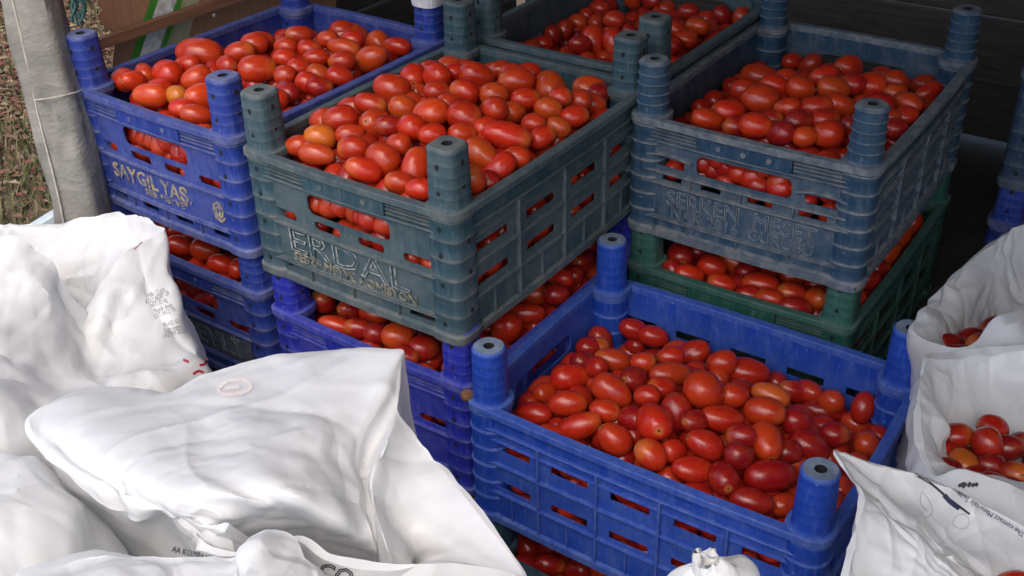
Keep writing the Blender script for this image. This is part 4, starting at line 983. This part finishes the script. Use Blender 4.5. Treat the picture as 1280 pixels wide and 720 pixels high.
# right hand side
make_bag('R1', 'grey shaded white bag at the far right edge, mouth turned to us', [
    ((1141, 418, 1.42), [(1140, 440, 1.44), (1142, 500, 1.46)], [(1165, 420, 1.43), (1180, 432, 1.45), (1200, 445, 1.47)]),
    ((1152, 392, 1.46), [(1152, 420, 1.50), (1152, 480, 1.52)], [(1185, 398, 1.475), (1195, 415, 1.48), (1205, 440, 1.48)]),
    ((1186, 350, 1.52), [(1190, 390, 1.56), (1190, 450, 1.58)], [(1222, 362, 1.54), (1222, 395, 1.53), (1215, 435, 1.50)]),
    ((1240, 303, 1.58), [(1245, 360, 1.62), (1245, 430, 1.64)], [(1262, 330, 1.595), (1250, 380, 1.57), (1228, 432, 1.52)]),
    ((1290, 277, 1.62), [(1290, 340, 1.66), (1290, 420, 1.68)], [(1298, 320, 1.63), (1280, 375, 1.59), (1242, 430, 1.53)]),
    ((1350, 285, 1.62), None, [(1340, 330, 1.61), (1310, 380, 1.57), (1252, 432, 1.52)]),
    ((1395, 340, 1.56), None, [(1370, 360, 1.55), (1325, 395, 1.53), (1258, 435, 1.50)]),
    ((1395, 398, 1.45), None, [(1360, 415, 1.46), (1320, 425, 1.47), (1255, 440, 1.48)]),
    ((1290, 391, 1.41), [(1290, 420, 1.39), (1288, 470, 1.38)], [(1286, 425, 1.43), (1270, 440, 1.45), (1245, 445, 1.47)]),
    ((1245, 405, 1.395), [(1243, 430, 1.375), (1240, 480, 1.37)], [(1243, 425, 1.41), (1238, 440, 1.43), (1228, 448, 1.46)]),
    ((1207, 437, 1.38), [(1205, 455, 1.37), (1204, 500, 1.38)], [(1208, 445, 1.40), (1210, 450, 1.43), (1215, 450, 1.46)]),
], M_BAG2, nu=150, no=30, ni=40, seed=31, slack=(.03, .03), hold=.02, amp=.007)

make_bag('R2', 'open white bag on the right full of tomatoes, beside the royal blue crate', [
    ((1158, 446, 1.30), [(1152, 452, 1.325), (1160, 530, 1.34)], [(1172, 470, 1.31), (1176, 510, 1.30), (1190, 575, 1.28)]),
    ((1186, 441, 1.325), [(1186, 450, 1.35), (1190, 530, 1.36)], [(1195, 475, 1.33), (1205, 520, 1.315), (1215, 575, 1.28)]),
    ((1216, 437, 1.34), [(1222, 440, 1.365), (1222, 530, 1.38)], [(1222, 475, 1.345), (1230, 525, 1.32), (1235, 575, 1.28)]),
    ((1250, 434, 1.345), [(1255, 440, 1.37), (1255, 530, 1.39)], [(1255, 478, 1.35), (1255, 525, 1.325), (1250, 575, 1.28)]),
    ((1292, 432, 1.34), [(1297, 440, 1.37), (1297, 530, 1.39)], [(1290, 480, 1.345), (1282, 530, 1.32), (1265, 580, 1.28)]),
    ((1350, 455, 1.30), None, [(1335, 500, 1.30), (1315, 545, 1.29), (1275, 585, 1.26)]),
    ((1380, 530, 1.21), None, [(1355, 545, 1.22), (1325, 570, 1.23), (1275, 595, 1.24)]),
    ((1350, 612, 1.12), None, [(1335, 610, 1.14), (1310, 605, 1.17), (1268, 605, 1.21)]),
    ((1298, 617, 1.11), [(1285, 650, 1.09), (1275, 700, 1.08)], [(1292, 614, 1.13), (1280, 612, 1.16), (1255, 608, 1.20)]),
    ((1242, 601, 1.12), [(1232, 635, 1.10), (1225, 690, 1.09)], [(1244, 604, 1.14), (1244, 606, 1.17), (1238, 605, 1.20)]),
    ((1206, 592, 1.13), [(1198, 625, 1.11), (1192, 680, 1.10)], [(1212, 598, 1.15), (1218, 602, 1.17), (1222, 602, 1.20)]),
    ((1170, 597, 1.145), [(1160, 625, 1.14), (1160, 680, 1.13)], [(1180, 598, 1.16), (1192, 600, 1.18), (1208, 598, 1.21)]),
    ((1150, 560, 1.19), [(1146, 600, 1.19), (1150, 680, 1.18)], [(1168, 572, 1.195), (1178, 584, 1.205), (1198, 592, 1.225)]),
    ((1147, 505, 1.245), [(1142, 540, 1.25), (1148, 630, 1.25)], [(1168, 530, 1.25), (1172, 560, 1.25), (1190, 585, 1.245)]),
], M_BAG2, nu=170, no=32, ni=44, seed=37, slack=(.035, .03), hold=.02, amp=.007)

make_bag('R3', 'white bag in the bottom right corner with printed text along its edge', [
    ((1053, 745, .93), None, [(1085, 740, .95), (1130, 745, .965), (1200, 755, .97)]),
    ((1067, 668, .975), None, [(1100, 680, .985), (1145, 705, .98), (1205, 745, .975)]),
    ((1076, 620, 1.01), None, [(1110, 645, 1.005), (1155, 690, .99), (1210, 738, .98)]),
    ((1058, 590, 1.035), [(1062, 596, 1.05), (1078, 680, 1.06)], [(1090, 618, 1.03), (1150, 672, 1.0), (1215, 733, .985)]),
    ((1043, 563, 1.06), [(1052, 566, 1.075), (1085, 660, 1.08)], [(1085, 595, 1.05), (1150, 655, 1.02), (1220, 730, .99)]),
    ((1086, 576, 1.065), [(1095, 580, 1.085), (1110, 670, 1.09)], [(1105, 612, 1.055), (1160, 665, 1.02), (1225, 730, .99)]),
    ((1130, 587, 1.07), [(1138, 592, 1.09), (1145, 680, 1.09)], [(1140, 625, 1.055), (1180, 675, 1.02), (1230, 730, .995)]),
    ((1172, 602, 1.07), [(1180, 608, 1.09), (1180, 690, 1.085)], [(1170, 642, 1.05), (1200, 688, 1.02), (1238, 730, 1.0)]),
    ((1214, 625, 1.065), [(1222, 631, 1.08), (1220, 710, 1.07)], [(1212, 672, 1.04), (1228, 702, 1.015), (1246, 732, 1.0)]),
    ((1292, 670, 1.045), [(1300, 677, 1.06), (1290, 750, 1.05)], [(1275, 712, 1.02), (1268, 725, 1.01), (1258, 738, 1.0)]),
    ((1345, 745, .99), None, [(1315, 750, .99), (1290, 750, .99), (1260, 748, .99)]),
    ((1320, 815, .91), None, [(1295, 800, .93), (1275, 785, .95), (1252, 765, .965)]),
    ((1190, 830, .87), None, [(1195, 810, .895), (1205, 790, .92), (1225, 770, .95)]),
    ((1080, 805, .89), None, [(1105, 795, .91), (1150, 780, .935), (1210, 765, .955)]),
], M_BAG2, nu=180, no=30, ni=56, seed=41, slack=(.04, .04), hold=.02, amp=.008)
dome_bag('R4', 'small crumpled white bag top at the bottom edge below the royal blue crate', P(890, 701, .96), .050, .11, M_BAG, 57, nu=90, no=44, ni=12, slack=(.02, .02), amp=.003, hold=.06, mouth=.16, wob=.2, cr_amp=1.0, creases=16)
# ------------------------------------------------------------------ printing on the bags
def text_at(key, s, cx, cy, ang, h, mat, stretch=1., name='printed_text', flip=False, outline=0., skew=0.):
    me = text_mesh('print', s, h, 0, outline, stretch)
    a = math.radians(ang); ca, sa = math.cos(a), math.sin(a)
    def pl(x, y):
        x += y * skew
        if flip: x, y = -x, -y
        return cx + x * ca + y * sa, cy + x * sa - y * ca
    return print_on(key, me, pl, mat, name)
for q in range(9):                                              # grey block of small print on the tall bag
    x0, y0 = 184 + q * 3.1, 366 + q * 6.4
    ln = 34 - (q % 3) * 3
    if q == 5: continue
    text_at('B1', ['Milk 12 pcs', 'KOLI ADET 20', 'NET 25 kg', 'Plastik Amb.', 'LOT 0412 TR', '', 'PE-HD 02', 'Gida uygun', 'URETIM 2021'][q], x0 + ln / 2 - 6, y0, -24 + q, 8.2, M_INKG, .62)
print_on('B1', strokes([[(258, 448), (256, 455), (249, 457)], [(229, 450), (236, 453)], [(241, 468), (248, 464), (254, 466)]], 3.0), ident, M_INKR, 'red_logo')
text_at('B1', '/', 172, 308, 35, 20, M_INKR, .8, 'red_mark')
print_on('B2', strokes([[(272, 487), (285, 477), (305, 476), (314, 484), (302, 492), (280, 494), (272, 487)], [(282, 486), (300, 484)]], 5, 26), ident, M_INKP, 'pink_logo')
text_at('B2', 'CO', 420, 719, 14, 30, M_INKB, 1.0, outline=.8)
text_at('B2', 'AA KOMPANI', 240, 692, 14, 11, M_INKB, .75)
text_at('R3', 'The contact Materials Suita', 1238, 643, 32, 9.4, M_INKN, .95, flip=True)
print_on('R3', strokes([[(1143, 593), (1165, 606), (1186, 624), (1212, 643)]], 3.0, 24), ident, M_INKB, 'printed_stripe')
print_on('R3', strokes([[(1180, 619), (1188, 628), (1199, 636)]], 6.0, 12), ident, M_INKN, 'printed_stripe')
print_on('R3', strokes([[(1190, 655), (1194, 646), (1205, 643), (1211, 650), (1208, 660), (1196, 660), (1190, 655)], [(1152, 614), (1162, 628), (1165, 642), (1156, 648)], [(1152, 614), (1150, 628), (1158, 640)]], 1.0, 26), ident, M_INKP2, 'pen_mark')
print_on('R2', strokes([[(1198, 608), (1206, 604)], [(1203, 610), (1208, 604)], [(1210, 609), (1213, 603)], [(1214, 608), (1219, 605)], [(1219, 608), (1222, 604)]], 4.0, 6), ident, M_INKB, 'black_logo')

# ------------------------------------------------------------------ setting
M_GROUND = simple_mat('dry_ground', (.20, .12, .08), .95, .35, 6, col2=(.16, .13, .07), bump=.5, bdist=.01)
M_FLOOR = simple_mat('dark_floor', (.07, .063, .056), .85, .35, 8, bump=.3)
M_BOARD = simple_mat('dark_weathered_boards', (.085, .076, .062), .8, .35, 7, (1, 1, 14), bump=.4, bdist=.003)
M_ROOF = simple_mat('rusty_roof_sheet', (.12, .10, .085), .6, .3, 5)
def slab(name, x0, x1, y0, y1, z0, z1, mat, kind='structure', b=.004):
    mb = MB(); mb.bev(x0, x1, y0, y1, z0, z1, b); o = mb.build(name, mat); o['kind'] = kind; return o
g = MB(); nG = 40
def gz(x, y): return 0.
gx = np.linspace(-1, 1, nG + 1); gx = np.sign(gx) * np.abs(gx) ** 2.5 * 400
g.add([(x, y, 0 if max(abs(x), abs(y)) < 8 else .05 * math.sin(x * .05) * math.cos(y * .04)) for y in gx for x in gx], [(j * (nG + 1) + i, j * (nG + 1) + i + 1, (j + 1) * (nG + 1) + i + 1, (j + 1) * (nG + 1) + i) for j in range(nG) for i in range(nG)])
o = g.build('ground', M_GROUND); o['kind'] = 'structure'; o.location.z = -.004
# raised floor of the lean-to (everything in its own frame: u to the right along the crates, v to the back)
shed = empty('shed', (0, 0, 0), -.612); tag(shed, 'dark open fronted board shed over and behind the tomato crates', 'shed')
def in_shed(name, mat, x0, x1, y0, y1, z0, z1, b=.004, parent=shed):
    mb = MB(); mb.bev(x0, x1, y0, y1, z0, z1, b); return mb.build(name, mat, parent)
ZF = DZ - .8532 - .262 - .003
for a_ in ((-1.75, -.742, .93, 2.75, .0, ZF - .004), (-.738, 1.25, 1.345, 2.75, .0, ZF - .012)):
    o = in_shed('floor', M_FLOOR, *a_, parent=None); o['kind'] = 'structure'; o.rotation_euler = (0, 0, -.612)
for q in range(12):
    z = ZF + .006 + q * .142
    j = RNG.uniform(-.006, .006)
    o = in_shed('wall_board', M_BOARD, -1.72 + RNG.uniform(-.02, .02), 1.24, 2.55 + j, 2.575 + j, z, z + .136, .003)
for x in (-1.1, -.1, .9): in_shed('wall_post', M_BOARD, x, x + .07, 2.578 + .006, 2.64, ZF, 2.0)
in_shed('shelf_rail', M_BOARD, -.4, 1.19, 2.46, 2.54, .62, .66)
for q in range(12):  # unseen right-hand boards, placed to block light from that side
    z = ZF + q * .142
    in_shed('wall_board', M_BOARD, 1.20, 1.222, .70, 2.54, z, z + .136, .003)
for q in range(12):  # left-hand boards added to keep side light off the back wall
    z = ZF + q * .142
    in_shed('wall_board', M_BOARD, -1.76, -1.738, 1.60, 2.54, z, z + .136, .003)
ROOF_V0, ROOF_Z = .64, 1.80  # unseen roof, its edge drawn forward to shade the crates
for q in range(13):
    x0 = -1.80 + q * .235; mb = MB(); n = 12; rings = []
    for k in range(2):
        y = (ROOF_V0 if q < 5 else ROOF_V0 - .50, 2.7)[k]; zt_ = ROOF_Z + k * -.10  # right-hand sheets carried farther forward to dim that side
        top = [(x0 + .232 * i / n, y, zt_ + .012 * math.cos(2 * math.pi * i / n * 2)) for i in range(n + 1)]
        rings.append(top + [(a, b_, c - .003) for a, b_, c in top[::-1]])
    mb.ring_loft(rings, True, True); mb.build('shading_roof_sheet', M_ROOF, shed, 40)
in_shed('roof_beam', M_BOARD, -1.62, 1.20, ROOF_V0 + .03, ROOF_V0 + .10, ROOF_Z - .10, ROOF_Z - .016)

# grey post wrapped in sheet and cord on the left
M_WRAP = simple_mat('grey_wrapping_sheet', (.235, .225, .20), .8, .28, 16, (1, 1, 2.2), bump=.6, bdist=.004)
M_CORD = simple_mat('pale_cord', (.45, .42, .36), .8, .25, 60)
pt, pb_ = P(44, -60, 1.83), P(103, 262, 1.80)
dirp = (pt - pb_) / np.linalg.norm(pt - pb_); dirp[:2] *= .35; dirp /= np.linalg.norm(dirp)
base = pb_ - dirp * (pb_[2] / dirp[2]); topp = base + dirp * (1.95 / dirp[2])
post = empty('wrapped_post', tuple(base)); tag(post, 'grey post wrapped in sheeting and tied with cord at the left', 'post')
ax = Vector(dirp); e1 = Vector((1, 0, 0)) - ax * ax.x; e1.normalize(); e2 = ax.cross(e1)
rings = []; rg = np.random.default_rng(4); N_ = 160
for k in range(N_):
    t = k / (N_ - 1); c = Vector(topp - base) * t; ring = []
    for q in range(28):
        a = 2 * math.pi * q / 28
        nz = float(vnoise(np.array([math.cos(a) * 1.6 + 9, math.sin(a) * 1.6 + 3, t * 14.])) * .0022 + vnoise(np.array([math.cos(a) * 4, math.sin(a) * 4, t * 34.])) * .0011)
        flap = .006 if 0 < (a - 3.7) < .35 else 0
        r_ = .036 * (abs(math.cos(a)) ** 5 + abs(math.sin(a)) ** 5) ** (-1 / 5) + nz * 1.5 + .0016 * math.sin(t * 150 + 2 * math.sin(a * 2)) * max(0, float(vnoise(np.array([a, 2.5, t * 9.])))) + flap
        ring.append(tuple(c + (e1 * math.cos(a) + e2 * math.sin(a)) * r_))
    rings.append(ring)
mb = MB(); mb.ring_loft(rings, True, True); mb.build('wrapping_sheet', M_WRAP, post, 50)
def tube(pts, r, n=6):
    mb = MB(); q = np.asarray(pts, float); t = np.gradient(q, axis=0); rings = []
    for p, d in zip(q, t):
        d = Vector(d).normalized(); a = d.orthogonal().normalized(); b_ = d.cross(a)
        if rings and False: pass
        rings.append([tuple(Vector(p) + (a * math.cos(x) + b_ * math.sin(x)) * r) for x in [2 * math.pi * i / n for i in range(n)]])
    mb.ring_loft(rings, True, True); return mb
L_ = np.linalg.norm(topp - base)
def helix(z0, z1, turns, r, ph, n=80):
    out = []
    for i in range(n):
        t = i / (n - 1); a = ph + turns * 2 * math.pi * t; c = Vector(dirp) * (z0 + (z1 - z0) * t)
        out.append(c + (e1 * math.cos(a) + e2 * math.sin(a)) * r)
    return out
for (z0, z1, tn, ph) in ((1.02, 1.10, .9, 2.6), (.74, .75, .8, 2.4)):
    tube(helix(z0, z1, tn, .0415, ph), .0014).build('cord', M_CORD, post, 60)
tube([Vector(dirp) * (.3 + 1.4 * i / 60) + (e1 * math.cos(4.25 + .03 * math.sin(i * .6)) + e2 * math.sin(4.25 + .03 * math.sin(i * .6))) * .0415 for i in range(61)], .0016).build('sheet_seam', M_CORD, post, 60)
# teal cord bundle hanging behind the post
M_ROPE = simple_mat('teal_rope', (.10, .24, .21), .8, .35, 60)
rp = empty('rope', tuple(P(93, 30, 1.88))); tag(rp, 'frayed teal rope hanging between the grey post and the wooden crate', 'rope')
for q in range(9):
    p0 = np.array(P(84 + q * 2.6, -50, 1.86 + .004 * (q % 3))); p1 = np.array(P(88 + q * 2.0 + RNG.uniform(-3, 3), 22 + RNG.uniform(-6, 12), 1.87 + .006 * (q % 3)))
    pts = [p0 + (p1 - p0) * t + np.array([.006 * math.sin(t * 9 + q), .004 * math.cos(t * 7 + q * 2), 0]) - rp.location for t in np.linspace(0, 1, 24)]
    tube([np.array(x) for x in pts], .0026, 5).build('rope_strand', M_ROPE, rp, 60)

# wooden crate with a torn printed cardboard sheet, left of the bright blue crate
M_WOOD = simple_mat('brown_wood', (.24, .11, .06), .75, .3, 6, (14, 1, 14), bump=.35)
M_WOODD = simple_mat('dark_brown_wood', (.12, .08, .05), .75, .3, 6, (14, 1, 14), bump=.35)
M_CARD = simple_mat('brown_cardboard', (.38, .20, .11), .9, .15, 12, (1, 8, 1), bump=.2)
M_CARDP = simple_mat('khaki_print', (.40, .39, .24), .8, .25, 25); M_PGREEN = simple_mat('green_print', (.06, .30, .03), .7, .15, 20); M_PWHITE = simple_mat('grey_white_print', (.62, .63, .60), .8, .45, 70)
s = SPEC['A']; cA_, sA_ = math.cos(cA[3]), math.sin(cA[3])
wc = empty('wooden_crate', tuple(to_world(s, (-s['W'] / 2 - .075, 0, H0 - .03))), cA[3]); tag(wc, 'brown wooden crate with torn printed cardboard behind the bright blue crate', 'wooden crate')
inv = wc.matrix_basis.copy(); inv = Matrix.Translation(wc.location) @ Matrix.Rotation(cA[3], 4, 'Z'); inv.invert()
def on_side(px, py, x=0.):
    """where the sight line meets the plane of the crate's side (its own frame, x = const)"""
    o_, d_ = inv @ Vector(EYE), inv.to_3x3() @ Vector(ray(px, py)); t = (x - o_.x) / d_.x; return o_ + d_ * t
def bar(name, a, b_, h, th, mat, x=0.):
    pa, pb2 = on_side(*a, x), on_side(*b_, x); d = (pb2 - pa); pa = pa - d * .3; pb2 = pb2 + d * .9; mb = MB()
    mb.ring_loft([[(x, p.y, p.z), (x + th, p.y, p.z), (x + th, p.y, p.z + h), (x, p.y, p.z + h)] for p in (pa + d * 0, pb2)], True, True); return mb.build(name, mat, wc)
bar('side_slat', (150, 50), (300, -2), .017, .014, M_WOOD, .010)
0 and bar('side_slat', (140, 104), (300, 44), .05, .010, M_CARDP if False else M_WOODD, -.022)
for q, y in enumerate((-.20, .18)):
    mb = MB(); mb.bev(-.034, -.012, y - .014, y + .014, -.2, .22, .002); mb.build('corner_batten', M_WOODD, wc)
# cardboard with a torn left edge: a thick sheet standing just behind the slats
pts = [(124, -60), (122, 6), (128, 12), (122, 20), (127, 28), (140, 40), (147, 50), (143, 58), (140, 90), (215, 110), (420, 60), (420, -60)]
q = [on_side(a, b_, .002) for a, b_ in pts]; mb = MB(); n = len(q)
mb.add([(p.x, p.y, p.z) for p in q] + [(p.x - .0035, p.y, p.z) for p in q], [tuple(range(n)), tuple(range(2 * n - 1, n - 1, -1))] + [(i, (i + 1) % n, n + (i + 1) % n, n + i) for i in range(n)])
mb.build('torn_cardboard', M_CARD, wc)
def patch(name, pl, mat, x):
    q = [on_side(a, b_, x) for a, b_ in pl]; mb = MB(); mb.add([(p.x, p.y, p.z) for p in q], [tuple(range(len(q)))]); return mb.build(name, mat, wc)
patch('printed_label', [(204, -40), (172, 92), (226, 92), (240, 30), (262, -40)], M_CARDP, .0028)
for dx, m, wd, nm in ((0, M_PGREEN, 9, 'green_stripe'), (10, M_PWHITE, 22, 'white_stripe'), (33, M_PGREEN, 6, 'green_stripe')):
    patch(nm, [(186 + dx + 12, -30), (160 + dx, 84), (160 + dx + wd, 84 - wd * .2), (186 + dx + wd + 14, -30)], m, .0034)
mb = MB(); p = on_side(255, 16, .0); mb.ring_loft([[(.026 + e, p.y + .0035 * math.cos(a), p.z + .0035 * math.sin(a)) for a in [2 * math.pi * i / 8 for i in range(8)]] for e in (0, .003)], True, True); mb.build('nail_head', M_PALE, wc)
patch_b = MB(); pq = on_side(143, 62, .0)
# pale blue board behind the tall bag
pa, pb2 = P(20, 292, 1.86), P(74, 262, 1.86); d = Vector(pb2 - pa); bl = empty('pale_board', tuple(P(47, 277, 1.86))); tag(bl, 'pale blue painted board end behind the tall white bag', 'board')
mb = MB(); mb.bev(-.16, .055, -.012, .012, -.40, .0, .002); o = mb.build('board_face', simple_mat('pale_blue_paint', (.55, .62, .66), .6, .12, 20), bl); bl.rotation_euler = (0, -.42, .35)

# dry grass and fallen red leaves beyond the post
M_GRASS = NT('dry_grass'); gi = M_GRASS.n('ShaderNodeNewGeometry')
M_GRASS.l(M_GRASS.ramp(gi.outputs['Random Per Island'], [(0, (.05, .075, .02)), (.45, (.12, .12, .045)), (.8, (.22, .17, .09)), (1, (.09, .10, .03))]), M_GRASS.b.inputs['Base Color']); M_GRASS.b.inputs['Roughness'].default_value = .8
M_LEAF = NT('fallen_leaves'); gi = M_LEAF.n('ShaderNodeNewGeometry')
M_LEAF.l(M_LEAF.ramp(gi.outputs['Random Per Island'], [(0, (.20, .05, .035)), (.25, (.22, .10, .06)), (.55, (.17, .11, .065)), (.85, (.30, .22, .13)), (1, (.14, .06, .03))]), M_LEAF.b.inputs['Base Color']); M_LEAF.b.inputs['Roughness'].default_value = .7
gr, lf = MB(), MB(); rg = np.random.default_rng(77)
gv, gf, lv_, lfc = [], [], [], []
for i in range(26000):
    x, y = rg.uniform(-2.9, -1.0), rg.uniform(1.9, 4.6)
    near_ = (y - 1.9) / 2.7
    if rg.random() < .74 - .3 * (near_ > .5):
        a, h = rg.uniform(0, 6.28), rg.uniform(.015, .055); wd = rg.uniform(.0018, .004); l = rg.uniform(.01, .04)
        dx, dy = math.cos(a), math.sin(a); b0 = len(gv)
        gv += [(x - dy * wd, y + dx * wd, -.003), (x + dy * wd, y - dx * wd, -.003), (x + dx * l * .5 + dy * wd * .6, y + dy * l * .5 - dx * wd * .6, h * .7), (x + dx * l, y + dy * l, h), (x + dx * l * .5 - dy * wd * .6, y + dy * l * .5 + dx * wd * .6, h * .7)]
        gf += [(b0, b0 + 1, b0 + 2, b0 + 4), (b0 + 4, b0 + 2, b0 + 3)]
    elif rg.random() < .6 + .4 * (near_ > .3):
        a = rg.uniform(0, 6.28); s1_, s2_ = rg.uniform(.010, .028), rg.uniform(.005, .012); t1 = rg.uniform(-.5, .5); zz = rg.uniform(.003, .02); dx, dy = math.cos(a), math.sin(a); b0 = len(lv_)
        lv_ += [(x - dx * s1_, y - dy * s1_, zz), (x - dy * s2_, y + dx * s2_, zz + .006 + t1 * .01), (x + dx * s1_, y + dy * s1_, zz + t1 * .012), (x + dy * s2_, y - dx * s2_, zz + .004)]
        lfc += [(b0, b0 + 1, b0 + 2), (b0, b0 + 2, b0 + 3)]
gr.add(gv, gf); lf.add(lv_, lfc)
o = gr.build('grass', M_GRASS.m); tag(o, 'dry green and straw grass on the ground at left', kind='stuff')
o = lf.build('fallen_leaves', M_LEAF.m); tag(o, 'fallen red and brown leaves lying in the grass', kind='stuff')
